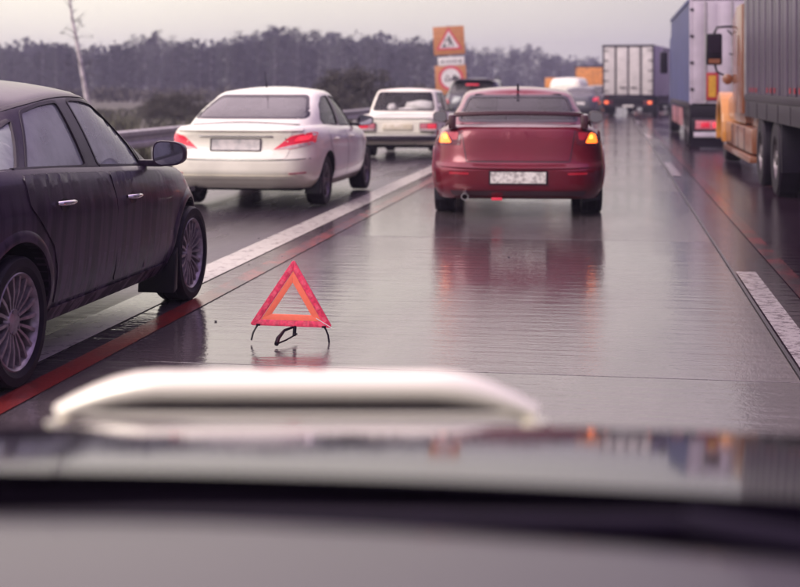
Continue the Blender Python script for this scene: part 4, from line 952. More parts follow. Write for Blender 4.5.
# nearest truck: orange cab with a silver box trailer, seen along its left side
def orange_truck():
    T = empty('articulated_truck')
    XL, XR, Y0, Y1, ZB, ZT = 2.10, 4.62, 8.5, 22.2, 1.27, 4.0
    mb_part(T, 'trailer_body', 'trailer_silver', (XL + .03, XR - .03, Y0, Y1 - .02, ZB, ZT))
    # side skin in separate upright panels, alternately ribbed
    n = 34; wd = (Y1 - Y0) / n
    pa = MB().box(-.012, .02, -wd / 2 + .012, wd / 2 - .012, ZB + .05, ZT - .05, .006).mesh('side_panel', 'trailer_silver', 30)
    pb = MB().box(-.022, .02, -wd / 2 + .05, wd / 2 - .05, ZB + .05, ZT - .05, .015).mesh('side_panel', 'trailer_silver_light', 30)
    for i in range(n):
        for (X, rz) in ((XL + .03, 0), (XR - .03, math.pi)):
            link('side_panel', pb if i % 2 else pa, T, (X, Y0 + wd * (i + .5), 0), (0, 0, rz))
    for X in (XL, XR):
        mb_part(T, 'floor_rail', 'rail_dark', (X - .01, X + .05, Y0, Y1, ZB - .05, ZB + .05)); mb_part(T, 'lower_rail', 'rail_dark', (X + .0, X + .04, Y0, Y1, ZB - .30, ZB - .055))
        mb_part(T, 'top_rail', 'rail_dark', (X - .01, X + .05, Y0, Y1, ZT - .05, ZT + .04))
    for i in range(11):
        y = Y0 + .6 + i * 1.25
        for X in (XL - .004,): mb_part(T, 'rail_rib', 'steel_dark', (X - .003, X + .003, y - .012, y + .012, ZB - .29, ZB - .07), bev=0)
    mk = MB().box(-.008, .004, -.035, .035, -.035, .035, .003).mesh('marker', 'reflector_red', 0)
    for c in (20.9, 18.6, 16.2, 13.8, 11.4):
        for d in (-.42, 0, .42): link('marker', mk, T, (XL - .004, c + d, ZB + .12))
    mb_part(T, 'nose_edge', 'galvanised', (XL - .01, XL + .05, Y1 - .02, Y1 + .03, ZB, ZT))
    mb_part(T, 'chassis_beam', 'chassis', (2.75, 2.85, Y0, Y1 + 4.8, .72, .96), (3.85, 3.95, Y0, Y1 + 4.8, .72, .96))
    for y in (9.6, 10.9, 18.34, 20.15):
        for sd_, X in ((-1, 2.27), (1, 4.45)): tw(T, X, y, sd_); tw(T, X - sd_ * .33, y, sd_)
        mb_part(T, 'axle', 'chassis', (2.3, 4.4, y - .08, y + .08, .42, .58), bev=.02)
    for y in (18.34, 20.15):
        MB().tube([(2.62, y - .7, .60), (2.62, y + .7, .84)], .02, 6).build('suspension_arm', 'steel_dark', T)
    for X in (2.9, 3.8): mb_part(T, 'landing_leg', 'steel_dark', (X - .06, X + .06, 15.6, 15.72, .45, .97), (X - .12, X + .12, 15.55, 15.77, .42, .46))
    MB().prism([(17.65, .98), (17.69, .98), (17.66, .35), (17.62, .35)], 2.12, 2.75, 'x', .006).build('mud_flap', 'plastic_black', T)
    # tractor
    for xa in (2.12, 4.55): MB().prism([(22.4, 1.0), (24.05, 1.0), (24.05, 2.6), (23.4, 2.78), (22.4, 2.78)], xa - .05, xa + .05, 'x', .012).build('cab_extender', 'paint_orange', T)
    mb = MB().prism([(22.9, .85), (26.3, .85), (26.3, 1.85), (25.5, 2.0), (25.1, 2.65), (24.2, 2.75), (22.9, 2.8)], 2.55, 4.17, 'x', .05); mb.build('cab', 'paint_orange', T)
    mb = MB().prism([(26.31, .70), (28.3, .75), (28.25, 1.35), (26.31, 1.62)], 2.72, 4.0, 'x', .08); mb.build('bonnet', 'paint_yellow', T)
    # rounded yellow front wing over the steering wheel
    mb = MB(); an = np.linspace(-.12, math.pi + .12, 16); O = [(26.75 + .80 * math.cos(a), .50 + .84 * math.sin(a)) for a in an]; I = [(26.75 + .62 * math.cos(a), .50 + .64 * math.sin(a)) for a in an][::-1]
    mb.prism(O + I, 2.04, 2.75, 'x', .03); mb.build('front_wing', 'paint_yellow', T)
    mb = MB().prism(O + I, 3.97, 4.66, 'x', .03); mb.build('front_wing', 'paint_yellow', T)
    for sd_, X in ((-1, 2.30), (1, 4.42)): tw(T, X, 26.75, sd_)
    for (X, sg) in ((2.10, 1), (4.60, -1)):
        xs = sorted((X, X + sg * .62))
        tnk = mb_part(T, 'fuel_tank_fairing', 'paint_orange', (xs[0], xs[1], 21.2, 25.9, .40, .80), bev=.05)
        xs = sorted((X - sg * .03, X + sg * .4))
        mb_part(tnk, 'step', 'paint_orange', (xs[0], xs[1], 21.15, 25.95, .27, .37), bev=.02)
        for y in (22.3, 23.4, 24.6): mb_part(tnk, 'fairing_band', 'steel_dark', (X - .006 if sg > 0 else X - .01, X + .01 if sg > 0 else X + .006, y - .02, y + .02, .42, .78), bev=0)
        mb_part(T, 'battery_box', 'paint_orange', *[(min(X + sg * .12, X + sg * .55), max(X + sg * .12, X + sg * .55), 21.45, 22.4, .80, 1.02)], bev=.04)
        mb_part(T, 'air_tank', 'paint_orange', *[(min(X + sg * .02, X + sg * .5), max(X + sg * .02, X + sg * .5), 22.6, 25.6, .81, 1.28)], bev=.12)
    # mirror on curled arms
    XM, YM = 1.80, 24.5
    m_ = MB().box(XM - .15, XM + .13, YM - .02, YM + .12, 1.82, 2.38, .04).build('cab_mirror', 'plastic_black', T)
    mb_part(m_, 'mirror_glass', 'rail_dark', (XM - .11, XM + .09, YM - .026, YM - .02, 2.03, 2.33), bev=0); mb_part(m_, 'lower_glass', 'paint_orange', (XM - .11, XM + .09, YM - .026, YM - .02, 1.85, 1.93), bev=0)  # flat dark and orange paint stand in for reflections in the glass
    MB().tube([(2.58, YM + .05, 2.50), (2.0, YM + .05, 2.50), (1.84, YM + .05, 2.49), (1.78, YM + .05, 2.36)], .022, 8).tube([(2.30, YM + .05, 2.50), (2.36, YM + .05, 2.32), (2.22, YM + .05, 2.26), (2.10, YM + .05, 2.36), (2.02, YM + .05, 2.44)], .014, 8).build('mirror_arm', 'plastic_black', T)
    MB().tube([(1.80, YM + .05, 1.84), (1.84, YM + .05, 1.70), (2.0, YM + .05, 1.62), (2.58, YM + .05, 1.60)], .020, 8).tube([(2.05, YM + .05, 2.02), (2.58, YM + .05, 1.90)], .012, 6).build('mirror_arm', 'plastic_black', T)
    MB().lathe([(-.03, .001), (-.028, .05), (-.01, .09), (.02, .095), (.05, .07), (.06, .001)], 24, 'y', (2.02, YM - .03, 1.57)).build('round_mirror', 'paint_orange', T)  # orange paint stands in for what this mirror reflects
    tag(T, 'orange bonneted truck with a silver ribbed trailer at the right edge, nearest of the trucks', 'truck')
orange_truck()

def blue_truck():
    T = empty('curtain_side_truck')
    XL, XR, Y0, Y1, ZB, ZT = 1.80, 4.32, 32.2, 42.4, 1.02, 3.50
    mb_part(T, 'box_body', 'rail_dark', (XL + .03, XR - .03, Y0 + .03, Y1, ZB, ZT - .02))
    mb = MB(); n = 60
    for X in (XL, XR):
        sg = -1 if X == XL else 1; vs, fs = [], []
        for i in range(n + 1):
            y = Y0 + .06 + (Y1 - Y0 - .1) * i / n; o_ = .012 * math.sin(i * 1.3) * (1 + .3 * math.sin(i * .37))
            vs += [(X + sg * o_, y, ZB + .05), (X + sg * (o_ * .6 + .012), y, (ZB + ZT) / 2), (X, y, ZT - .08)]
        for i in range(n): fs += [(i * 3, i * 3 + 3, i * 3 + 4, i * 3 + 1), (i * 3 + 1, i * 3 + 4, i * 3 + 5, i * 3 + 2)]
        MB().add(vs, fs).build('side_curtain', 'curtain_blue', T)
        mb_part(T, 'top_rail', 'curtain_blue', (X - .03, X + .03, Y0, Y1, ZT - .09, ZT)); mb_part(T, 'side_rail', 'rail_dark', (X - .02, X + .03, Y0, Y1, ZB - .10, ZB + .05))
    XM = (XL + XR) / 2
    for (a, b_) in ((XL + .05, XM - .01), (XM + .01, XR - .05)):
        d = mb_part(T, 'rear_door', 'trailer_white', (a, b_, Y0 - .03, Y0 + .03, ZB + .02, ZT - .06), bev=.01)
        n_ = 4; w_ = (b_ - a) / n_
        for i in range(n_): mb_part(d, 'door_rib', 'trailer_white', (a + w_ * i + .05, a + w_ * (i + 1) - .05, Y0 - .042, Y0 - .028, ZB + .08, ZT - .12), bev=.006)
        for x in (a + w_ * 1.0, b_ - w_ * 1.0): MB().tube([(x, Y0 - .07, ZB + .02), (x, Y0 - .07, ZT - .08)], .016, 8).build('lock_rod', 'galvanised', d)
    mb_part(T, 'corner_post', 'trailer_white', (XL - .01, XL + .05, Y0 - .04, Y0 + .05, ZB, ZT)); mb_part(T, 'corner_post', 'trailer_white', (XR - .05, XR + .01, Y0 - .04, Y0 + .05, ZB, ZT))
    for i in range(4):
        z = ZB + .35 + i * .62
        for X in (XL + .03, XR - .03): mb_part(T, 'hinge', 'steel_dark', (X - .03, X + .05, Y0 - .06, Y0 - .035, z - .03, z + .03))
    for xc in (XL + .50, XR - .50):
        bd = mb_part(T, 'reflector_board', 'reflector_red', (xc - .14, xc + .14, Y0 - .075, Y0 - .06, 1.12, 1.76), bev=.004); mb_part(bd, 'yellow_centre', 'reflector_yellow', (xc - .085, xc + .085, Y0 - .082, Y0 - .076, 1.19, 1.69), bev=0)
    mb_part(T, 'rear_beam', 'chassis', (XL, XR, Y0 - .02, Y0 + .2, .70, 1.0), bev=.01)
    mb_part(T, 'lamp_panel', 'steel_dark', (XL + .06, XR - .06, Y0 - .06, Y0 + .02, .38, .70))
    for sg, xe in ((1, XL + .12), (-1, XR - .12)):
        xs = sorted((xe, xe + sg * .68)); mb_part(T, 'tail_light', 'lens_pink', (xs[0], xs[1], Y0 - .08, Y0 - .061, .44, .64), bev=.01)
        for k in (.12, .40): xs = sorted((xe + sg * k, xe + sg * (k + .2))); mb_part(T, 'brake_lamp', 'tail_red_bright' if k > .3 else 'tail_red', (xs[0], xs[1], Y0 - .09, Y0 - .081, .48, .60), bev=.01)
        mb_part(T, 'mud_flap', 'plastic_black', (*sorted((XL + .02 if sg > 0 else XR - .02, XL + .78 if sg > 0 else XR - .78)), Y0 - .03, Y0 - .01, .02, .25), bev=0)
    mb_part(T, 'underrun_bar', 'trailer_white', (XL + .08, XR - .08, Y0 - .10, Y0 - .02, .255, .37), bev=.015)
    for y in (33.6, 35.0, 43.6):
        for sd_, X in ((-1, XL + .17), (1, XR - .17)): tw(T, X, y, sd_)
        mb_part(T, 'axle', 'chassis', (XL + .2, XR - .2, y - .08, y + .08, .42, .58), bev=.02)
    mb_part(T, 'chassis_beam', 'chassis', (2.5, 2.6, Y0, Y1 + 2, .7, .98), (3.5, 3.6, Y0, Y1 + 2, .7, .98))
    for y in (36.2, 37.6, 39.4, 41.0): mb_part(T, 'side_guard', 'reflector_pink', (XL + .01, XL + .04, y, y + .7, .40, .88))
    c = MB().prism([(42.7, .5), (45.2, .5), (45.25, 1.6), (44.9, 3.0), (42.7, 3.15)], XL + .06, XR - .06, 'x', .06).build('cab', 'curtain_blue', T)
    for (X, sg) in ((XL, -1), (XR, 1)):
        m_ = mb_part(T, 'cab_mirror', 'plastic_black', (*sorted((X + sg * .02, X + sg * .26)), 44.5, 44.65, 1.85, 2.55), bev=.03)
        MB().tube([(X - sg * .05, 44.8, 2.6), (X + sg * .14, 44.6, 2.62), (X + sg * .14, 44.57, 2.5)], .02, 6).build('mirror_arm', 'plastic_black', m_)
    tag(T, 'blue curtain-sided truck with a white rear and red tail lights, ahead of the orange cab', 'truck')
blue_truck()

def box_truck(name, label, x, y, rz, W_, L_, ZB, ZT, door, side, lamps=True, panels=4):
    T = empty(name); h = W_ / 2
    mb_part(T, 'box_body', side, (-h, h, .04, L_, ZB, ZT), bev=.02)
    w_ = (W_ - .10) / panels
    for i in range(panels):
        d = mb_part(T, 'door_panel', door, (-h + .05 + w_ * i + .045, -h + .05 + w_ * (i + 1) - .045, -.0, .05, ZB + .08, ZT - .10), bev=.01)
    for x_ in [-h + .05 + w_ * i for i in range(panels + 1)]: mb_part(T, 'door_post', 'rail_dark', (x_ - .035, x_ + .035, -.01, .045, ZB + .04, ZT - .04))
    mb_part(T, 'top_frame', 'rail_dark', (-h - .01, h + .01, -.02, .06, ZT - .09, ZT + .01)); mb_part(T, 'bottom_frame', 'rail_dark', (-h - .01, h + .01, -.02, .06, ZB - .02, ZB + .08))
    for x_ in (-w_ - .02, w_ + .02):
        MB().tube([(x_, -.05, ZB + .02), (x_, -.05, ZT - .05)], .018, 6).build('lock_rod', 'steel_dark', T)
    for i in range(5):
        z = ZB + .25 + i * (ZT - ZB - .5) / 4
        for sg in (-1, 1): mb_part(T, 'hinge', 'steel_dark', (*sorted((sg * (h - .30), sg * (h + .01))), -.04, -.012, z - .02, z + .02))
    for sg in (-1, 1): mb_part(T, 'door_handle', 'steel_dark', (*sorted((sg * .10, sg * .42)), -.07, -.045, ZB + .40, ZB + .45))
    mb_part(T, 'chassis_beam', 'chassis', (-.45, -.35, .1, L_ + 1.6, ZB - .32, ZB - .04), (.35, .45, .1, L_ + 1.6, ZB - .32, ZB - .04)); mb_part(T, 'rear_beam', 'chassis', (-h + .05, h - .05, .0, .2, ZB - .40, ZB - .03))
    mb_part(T, 'underrun_bar', 'steel_dark', (-h + .08, h - .08, -.05, .03, .42, .54)); mb_part(T, 'number_plate', 'plate_white', (-.26, .26, -.065, -.052, .43, .53), bev=0)
    for sg in (-1, 1):
        mb_part(T, 'tail_light', 'lens_smoke', (*sorted((sg * (h - .52), sg * (h - .08))), -.06, -.01, .56, .74)); 
        if lamps: mb_part(T, 'brake_lamp', 'lamp_orange_red', (*sorted((sg * (h - .30), sg * (h - .12))), -.075, -.062, .58, .72))
        mb_part(T, 'mud_flap', 'plastic_black', (*sorted((sg * (h - .62), sg * (h - .05))), .25, .28, .12, .62), bev=0)
    for y_ in (1.6, L_ + .9):
        for sd_ in (-1, 1): tw(T, sd_ * (h - .18), y_, sd_, k=.92)
        mb_part(T, 'axle', 'chassis', (-h + .2, h - .2, y_ - .08, y_ + .08, .38, .54))
    MB().prism([(L_ + .15, .5), (L_ + 2.0, .5), (L_ + 2.05, 1.5), (L_ + 1.8, min(2.7, ZT - .2)), (L_ + .15, min(2.8, ZT - .1))], -h + .05, h - .05, 'x', .05).build('cab', side, T)
    for sg in (-1, 1): mb_part(T, 'cab_mirror', 'plastic_black', (*sorted((sg * (h + .02), sg * (h + .24))), L_ + 1.5, L_ + 1.62, 1.75, 2.3), bev=.03)
    T.location = (x, y, 0); T.rotation_euler = (0, 0, rz)
    tag(T, label, 'truck')
    return T
box_truck('box_truck', 'grey box truck with four pale rear door panels and orange lamps in the middle lane', .77, 66.0, R(-9), 2.5, 7.2, .95, 3.42, 'door_white', 'trailer_white')
box_truck('distant_truck', 'pale far-off truck between the four-panel box truck and the blue truck', 4.1, 92, 0, 2.45, 7, .95, 2.9, 'door_white', 'trailer_silver_light')
def tarp_truck():
    T = box_truck('tarpaulin_truck', 'truck with an orange tarpaulin body just left of the four-panel box truck', -1.55, 104, R(-3), 2.5, 6.5, 1.0, 2.95, 'tarp_orange', 'tarp_orange', lamps=False, panels=1)
    for i in range(6): mb_part(T, 'tarpaulin_band', 'tarp_orange', (-1.27, 1.27, -.045, 6.3, 1.08 + i * .31, 1.12 + i * .31), bev=.01)
tarp_truck()

simple_car('dark_estate_car', 'dark estate car with black roof rails, just beyond the old boxy white car', 'car', 'paint_dark', (-4.25, 43.4, 0), 0, H=1.70, Wd=1.94, deck=1.12, suv=True, lit='tail_dim')
E2 = bpy.data.objects['dark_estate_car']
mb_part(E2, 'high_brake_light', 'tail_red', (-.20, .20, -2.02, -1.86, 1.46, 1.52)); mb_part(E2, 'roof_spoiler', 'trailer_silver_light', (-.70, .70, -1.95, -1.45, 1.63, 1.67))
simple_car('far_dark_car', 'small dark car with red tail lights just right of the red car roof', 'car', 'paint_graphite', (-1.42, 64.2, 0), R(-2), H=1.42)
simple_car('far_grey_car', 'grey far car queuing between the dark small car and the four-panel box truck', 'car', 'paint_graphite', (-.88, 79.5, 0), R(-4), H=1.50, hatch=True)
simple_car('far_red_car', 'tiny red-lit car far ahead in the right lane beside the pale far-off truck', 'car', 'paint_red_dark', (2.15, 83, 0), 0)
def van():
    T = empty('white_van')
    H_ = Hull([(0, -2.35), (.25, -2.42), (.6, -2.40), (.9, -2.30), (1, -2.15)], [(0, 2.3), (.4, 2.4), (.62, 1.5), (1, .9)], [(0, .92), (.3, .98), (.6, .96), (.9, .86), (1, .72)], [(-2.4, .32), (2.4, .3)], [(-2.4, 1.86), (0, 1.90), (2.4, 1.9)], 9, 5, 0, .05, NR=44)
    vs, fs = H_.mesh(); cut = [arch_cutter(*sorted((sg * .72, sg * 1.2)), l, .35, .40) for l in (-1.4, 1.5) for sg in (1, -1)]
    link('body', booled('body', vs, fs, ['paint_white'], cut), T); rr = H_.rear()
    for sg in (1, -1):
        d = band(T, 'rear_door', 'paint_white', rr, [(sg * .015, .50), (sg * .82, .50), (sg * .78, 1.78), (sg * .015, 1.78)], .006, .008)
        band(T, 'tail_light', 'tail_red', rr, [(sg * .84, .80), (sg * .93, .80), (sg * .93, 1.15), (sg * .84, 1.15)], .008, .02)
        mirror_part(T, sg, sg * .95, 1.0, 1.15, 'plastic_black', .2, .2)
    band(T, 'rear_bumper', 'plastic_black', rr, [(-.9, .32), (.9, .32), (.9, .48), (-.9, .48)], .03, .04)
    wm = spoke_wheel_meshes(.33, .2, 8, 'mid', 'alloy_dark', .2)
    for l in (-1.4, 1.5):
        for sg in (1, -1): add_wheel(T, wm, sg * .84, l, .33)
    T.location = (-2.35, 78.5, 0); T.rotation_euler = (0, 0, R(-6)); tag(T, 'white panel van with a rounded roof, left of the orange tarpaulin truck', 'van')
van()

# ------------------------------------------------------------------ road signs
def road_sign():
    T = empty('roadworks_sign'); Wp = 1.30
    mb_part(T, 'post', 'galvanised', (-.04, .04, .03, .11, 0, 4.0))
    def board(zc, h): return mb_part(T, 'sign_board', 'sign_orange', (-Wp / 2, Wp / 2, -.02, .02, zc - h / 2, zc + h / 2), bev=.008)
    def tri(c, s, y0, y1, name, mat, par, rc=.06):
        p = smooth_poly([(c[0] - s, c[1] - s * .62), (c[0] + s, c[1] - s * .62), (c[0], c[1] + s * 1.08)], rc, 4, .5); return MB().prism(p, y0, y1, 'y').build(name, mat, par, 0)
    b1 = board(3.35, 1.18)
    tri((0, 3.31), .56, -.028, -.021, 'red_triangle', 'sign_red', b1); tri((0, 3.30), .41, -.034, -.029, 'white_triangle', 'sign_white', b1, .03)
    # digging man and heap
    c = 3.30; fig = MB()
    fig.lathe([(-.038, .001), (-.038, .042), (-.035, .042), (-.035, .001)], 16, 'y', (-.005, 0, c + .20))
    for (a, b_, w_) in (((-.01, .17), (.07, .03), .040), ((.07, .03), (.02, -.10), .030), ((.02, -.10), (-.01, -.21), .024), ((.07, .03), (.13, -.10), .030), ((.13, -.10), (.17, -.21), .024), ((.0, .14), (-.09, .03), .022), ((-.14, .14), (-.19, -.16), .014), ((-.16, .10), (.05, -.02), .014)):
        A, Bq = Vector(a), Vector(b_); d = (Bq - A).normalized(); n_ = Vector((-d.y, d.x)) * w_
        fig.prism([(p.x, p.y + c) for p in (A - n_, Bq - n_, Bq + n_, A + n_)], -.038, -.035, 'y')
    fig.prism([(-.31, c - .22), (-.10, c - .22), (-.15, c - .13), (-.22, c - .10), (-.28, c - .17)], -.038, -.035, 'y')
    fig.build('digging_man', 'sign_black', b1, 0)
    pl = mb_part(T, 'distance_plate', 'sign_white', (-.50, .60, -.02, .02, 2.28, 2.66), bev=.006)
    glyph = MB()  # arrow, faint digits, arrow: only dark marks can be made out in the photograph
    glyph.prism([(-.40, 2.47), (-.28, 2.54), (-.28, 2.40)], -.026, -.021, 'y').prism([(.50, 2.47), (.38, 2.54), (.38, 2.40)], -.026, -.021, 'y'); glyph.build('arrow_marks', 'sign_black', pl, 0)
    for i, x in enumerate((-.16, -.05, .06, .17, .26)):
        mb_part(pl, 'digit_mark', 'sign_grey', (x - .032, x + .032, -.026, -.021, 2.43, 2.52), bev=0)
    b2 = board(1.70, 1.24); zc = 1.78
    def disc(r, y0, y1, nme, mat, par): return MB().lathe([(y0, .001), (y0, r), (y1, r), (y1, .001)], 40, 'y', (0, 0, zc)).build(nme, mat, par, 0)
    disc(.52, -.028, -.021, 'red_disc', 'sign_red', b2); disc(.40, -.034, -.029, 'white_disc', 'sign_white', b2)
    g = MB()
    for (cx, wd, solid) in ((-.14, .22, 0), (.16, .22, 1)):
        p = [(cx - wd / 2, zc - .10), (cx + wd / 2, zc - .10), (cx + wd / 2, zc + .01), (cx + wd * .30, zc + .04), (cx + wd * .2, zc + .12), (cx - wd * .2, zc + .12), (cx - wd * .30, zc + .04), (cx - wd / 2, zc + .01)]
        if solid: g.prism(p, -.040, -.035, 'y')
        else:
            q = grow(p, -.03)
            for i in range(len(p)): j = (i + 1) % len(p); g.prism([p[i], p[j], q[j], q[i]], -.040, -.035, 'y')
        for dx in (-.07, .07): g.lathe([(-.040, .001), (-.040, .032), (-.035, .032), (-.035, .001)], 12, 'y', (cx + dx, 0, zc - .11))
    g.build('two_cars_symbol', 'sign_black', b2, 0)
    T.location = (-6.55, 56, 0); T.rotation_euler = (0, R(-3.0), R(4))
    tag(T, 'orange roadworks sign above an orange no overtaking sign on one leaning post', 'road sign')
road_sign()
o = empty('barrier_board'); mb_part(o, 'board', 'tarp_orange', (-.35, .35, -.02, .02, 1.1, 1.95)); mb_part(o, 'post', 'galvanised', (-.03, .03, .025, .08, 0, 1.95)); o.location = (-3.75, 84, 0)
tag(o, 'small orange board on a post left of the white van', 'road sign')

# ------------------------------------------------------------------ guard rail along the left verge
def guard_rail():
    T = empty('guard_rail'); X = -7.55
    prof = [(0, .44), (.05, .47), (.05, .53), (.0, .57), (.0, .62), (.05, .66), (.05, .72), (0, .75)]
    seg = 4.0; vs = []; fs = []
    for y in (0.01, seg - .01):
        vs += [(x, y, z) for x, z in prof] + [(x - .008, y, z) for x, z in prof]
    n = len(prof)
    for k in range(n - 1):
        fs += [(k, k + 1, 2 * n + k + 1, 2 * n + k), (n + k + 1, n + k, 3 * n + k, 3 * n + k + 1)]
    fs += [(0, 2 * n, 3 * n, n), (n - 1, 2 * n - 1, 4 * n - 1, 3 * n - 1)]
    rail = MB().add(vs, fs).mesh('rail_beam', 'galvanised', 40)
    post = MB().box(-.16, -.05, -.05, .05, -.1, .72, .006).box(-.06, .002, -.04, .04, .52, .68, .004).mesh('post', 'galvanised', 0)
    for k in range(46):
        link('rail_beam', rail, T, (X, 2 + seg * k, 0)); link('post', post, T, (X, 2 + seg * k, 0)); link('post', post, T, (X, 4 + seg * k, 0))
    tag(T, 'grey steel guard rail along the left verge behind the white saloon', 'guard rail')
guard_rail()

# ------------------------------------------------------------------ trees, bush, grass
def leaf_clump(vs, fs, c, r, n, size, rnd, flat=1.0):
    for _ in range(n):
        d = Vector((rnd.gauss(0, 1), rnd.gauss(0, 1), rnd.gauss(0, 1) * flat)); d = d.normalized() * (rnd.random() ** .5) * r; d.z *= flat
        p = Vector(c) + d; a = Vector((rnd.uniform(-1, 1), rnd.uniform(-1, 1), rnd.uniform(-1, 1))).normalized(); b_ = a.orthogonal().normalized(); s = size * rnd.uniform(.5, 1.3)
        i = len(vs); vs += [p + a * s, p + b_ * s * .55, p - a * s, p - b_ * s * .55]; fs.append((i, i + 1, i + 2, i + 3))
def limb(mb, p0, p1, r0, r1, rnd, k=4, wob=.1):
    pts = [Vector(p0).lerp(Vector(p1), i / k) + (Vector((rnd.uniform(-wob, wob), rnd.uniform(-wob, wob), 0)) if 0 < i < k else Vector()) for i in range(k + 1)]
    mb.tube(pts, [r0 + (r1 - r0) * i / k for i in range(k + 1)], 6); return pts
def tree_meshes(seed, H_, kind):
    rnd = random.Random(seed); tr = MB(); vs, fs = [], []
    tw_ = H_ * .0125 + .02
    pts = limb(tr, (0, 0, -.1), (rnd.uniform(-.3, .3), rnd.uniform(-.3, .3), H_ * .93), tw_, .03, rnd, 6, H_ * .012)
    low = {'pine': .28, 'birch': .22, 'full': .08}[kind]; wR = {'pine': .15, 'birch': .15, 'full': .20}[kind] * H_
    n = 26 if kind != 'full' else 34
    for i in range(n):
        t_ = low + (1 - low) * (i + rnd.random()) / n; z = t_ * H_
        prof = math.sin(math.pi * min(1, (t_ - low) / (1 - low) * .86 + .14)) ** .6
        a = rnd.uniform(0, 6.28); rr = wR * prof * rnd.uniform(.35, 1.05)
        c = Vector((math.cos(a) * rr, math.sin(a) * rr, z + rnd.uniform(-.2, .2)))
        if i % 2 == 0: limb(tr, (0, 0, max(.5, z - rr * .7)), c, .05, .015, rnd, 3, .06)
        leaf_clump(vs, fs, c, H_ * rnd.uniform(.05, .095), 26, H_ * .016, rnd, .75)
    bark = 'bark_pale' if kind == 'birch' else 'bark_dark'
    bark = 'bark_wood' if kind == 'birch' else bark
    return tr.mesh('trunk', bark, 60), mesh_from('crown', vs, fs, ['leaf_mid' if kind == 'birch' else 'leaf_dark'], None, 0)
protos = []
for i, kd in enumerate(['pine', 'birch', 'full', 'full', 'birch', 'pine', 'full']): protos.append((kd, tree_meshes(100 + i, 10, kd)))
def ray(px, d, up=EYE):  # a bearing off the camera's forward direction, d metres out along it
    u = (px - 400) / 1350; c, s = math.cos(PSI), math.sin(PSI)
    return (-d * s + u * d * c, d * c + u * d * s)
skyline = Tab([(-200, 44), (0, 46), (45, 44), (60, 43), (85, 44), (105, 48), (145, 33), (180, 38), (215, 42), (240, 36), (270, 29), (300, 29), (330, 32), (345, 33), (375, 35), (400, 41), (425, 37), (445, 42), (470, 46), (505, 48), (530, 46), (550, 52), (575, 57), (600, 59), (700, 60), (900, 58)])
rnd = random.Random(11)
lab = {'pine': 'tall dark pine in the hazy wood beyond the road', 'birch': 'pale-stemmed birch in the hazy wood beyond the road', 'full': 'dark bushy tree in the hazy wood beyond the road'}
def forest_row(p0, p1, step, dist, hk, dens_kind):
    px = p0
    while px < p1:
        q = px + rnd.uniform(-2, 2); d = dist * rnd.uniform(.94, 1.08) * (1.0 if q < 440 else 1.45)
        top = skyline(q) + rnd.uniform(-2, 5); Hh = EYE + (86 - top) / 1350 * d; Hh *= hk * rnd.uniform(.88, 1.06)
        kd, (tm, cm) = rnd.choice(protos if dens_kind else protos[2:4] + protos[6:])
        x, y = ray(q, d); o = empty({'pine': 'pine_tree', 'birch': 'birch_tree', 'full': 'dark_tree'}[kd], (x, y, -.06), rnd.uniform(0, 6.28)); k = Hh / 10.2
        w_ = k * rnd.uniform(1.0, 1.35); o.scale = (w_, w_, k); link('trunk', tm, o); link('crown', cm, o)
        tag(o, lab[kd], 'tree', {'pine': 'dark pines of the wood', 'birch': 'birches of the wood', 'full': 'bushy trees of the wood'}[kd]); px += step * rnd.uniform(.7, 1.3)
forest_row(-40, 640, 7.0, 175, .93, True)
forest_row(-60, 700, 7.0, 190, 1.0, True)
forest_row(-60, 900, 8.0, 215, .97, False)
# the depth of the wood behind: one mass nobody could count
vs, fs = [], []
for i in range(520):
    q = rnd.uniform(-90, 900); d = (232 if q < 440 else 330) * rnd.uniform(.97, 1.15); Hh = EYE + (86 - skyline(q)) / 1350 * d; x, y = ray(q, d)
    leaf_clump(vs, fs, (x, y, rnd.uniform(.05, .84) * Hh), 2.6, 48, .62, rnd)
tag(link('distant_wood', mesh_from('distant_wood', vs, fs, ['leaf_dark'], None, 0)), kind='stuff')
vs, fs = [], []
for i in range(420):   # scrub in front of the wood
    q = rnd.uniform(-60, 620); d = rnd.uniform(120, 172) * (1 if q < 440 else 1.5); x, y = ray(q, d); leaf_clump(vs, fs, (x, y, .5), rnd.uniform(.7, 1.7), 40, .22, rnd, .7)
tag(link('undergrowth', mesh_from('undergrowth', vs, fs, ['leaf_bush'], None, 0)), kind='stuff')
# leaning birch on the left, thin broken crown
def leaning_birch():
    rnd = random.Random(5); T = empty('leaning_birch'); d = 55; mb = MB()
    bx, by = ray(92, d); P_ = [(0, 0, -.1)]
    for px, z in ((86, 1.1), (82, 2.0), (77, 3.2), (72, 4.2), (69, 5.2), (67, 6.6), (68, 8.0)):
        x, y = ray(px, d); P_.append((x - bx, y - by, z))
    mb.tube(P_, [.11, .10, .09, .078, .062, .05, .035, .02], 8); mb.build('trunk', 'bark_pale', T)
    tp = [Vector(p) for p in P_]; vs, fs = [], []
    for i in range(46):
        k = rnd.uniform(1.6, 6.9); a, f_ = int(k), k - int(k); p = tp[a].lerp(tp[a + 1], f_); an = rnd.uniform(0, 6.28); L = rnd.uniform(.2, .75)
        e = p + Vector((math.cos(an) * L, math.sin(an) * L, rnd.uniform(.05, .5)))
        tb = MB(); tb.tube([p, p.lerp(e, .5) + Vector((0, 0, .04)), e], [.016, .010, .005], 5)
        if i < 14: tb.build('branch', 'bark_dark', T)
        else: mbv = tb; vs_n = len(vs); vs += mbv.v; fs += [tuple(q + vs_n for q in f) for f in mbv.f]
        if rnd.random() < .5: leaf_clump(vs, fs, e, .13, 7, .045, rnd)
    link('twigs', mesh_from('twigs', vs, fs, ['bark_dark'], None, 0), T)['kind'] = 'stuff'
    T.location = (bx, by, 0); tag(T, 'lone thin birch with a pale leaning trunk, taller than the wood behind it', 'tree')
leaning_birch()
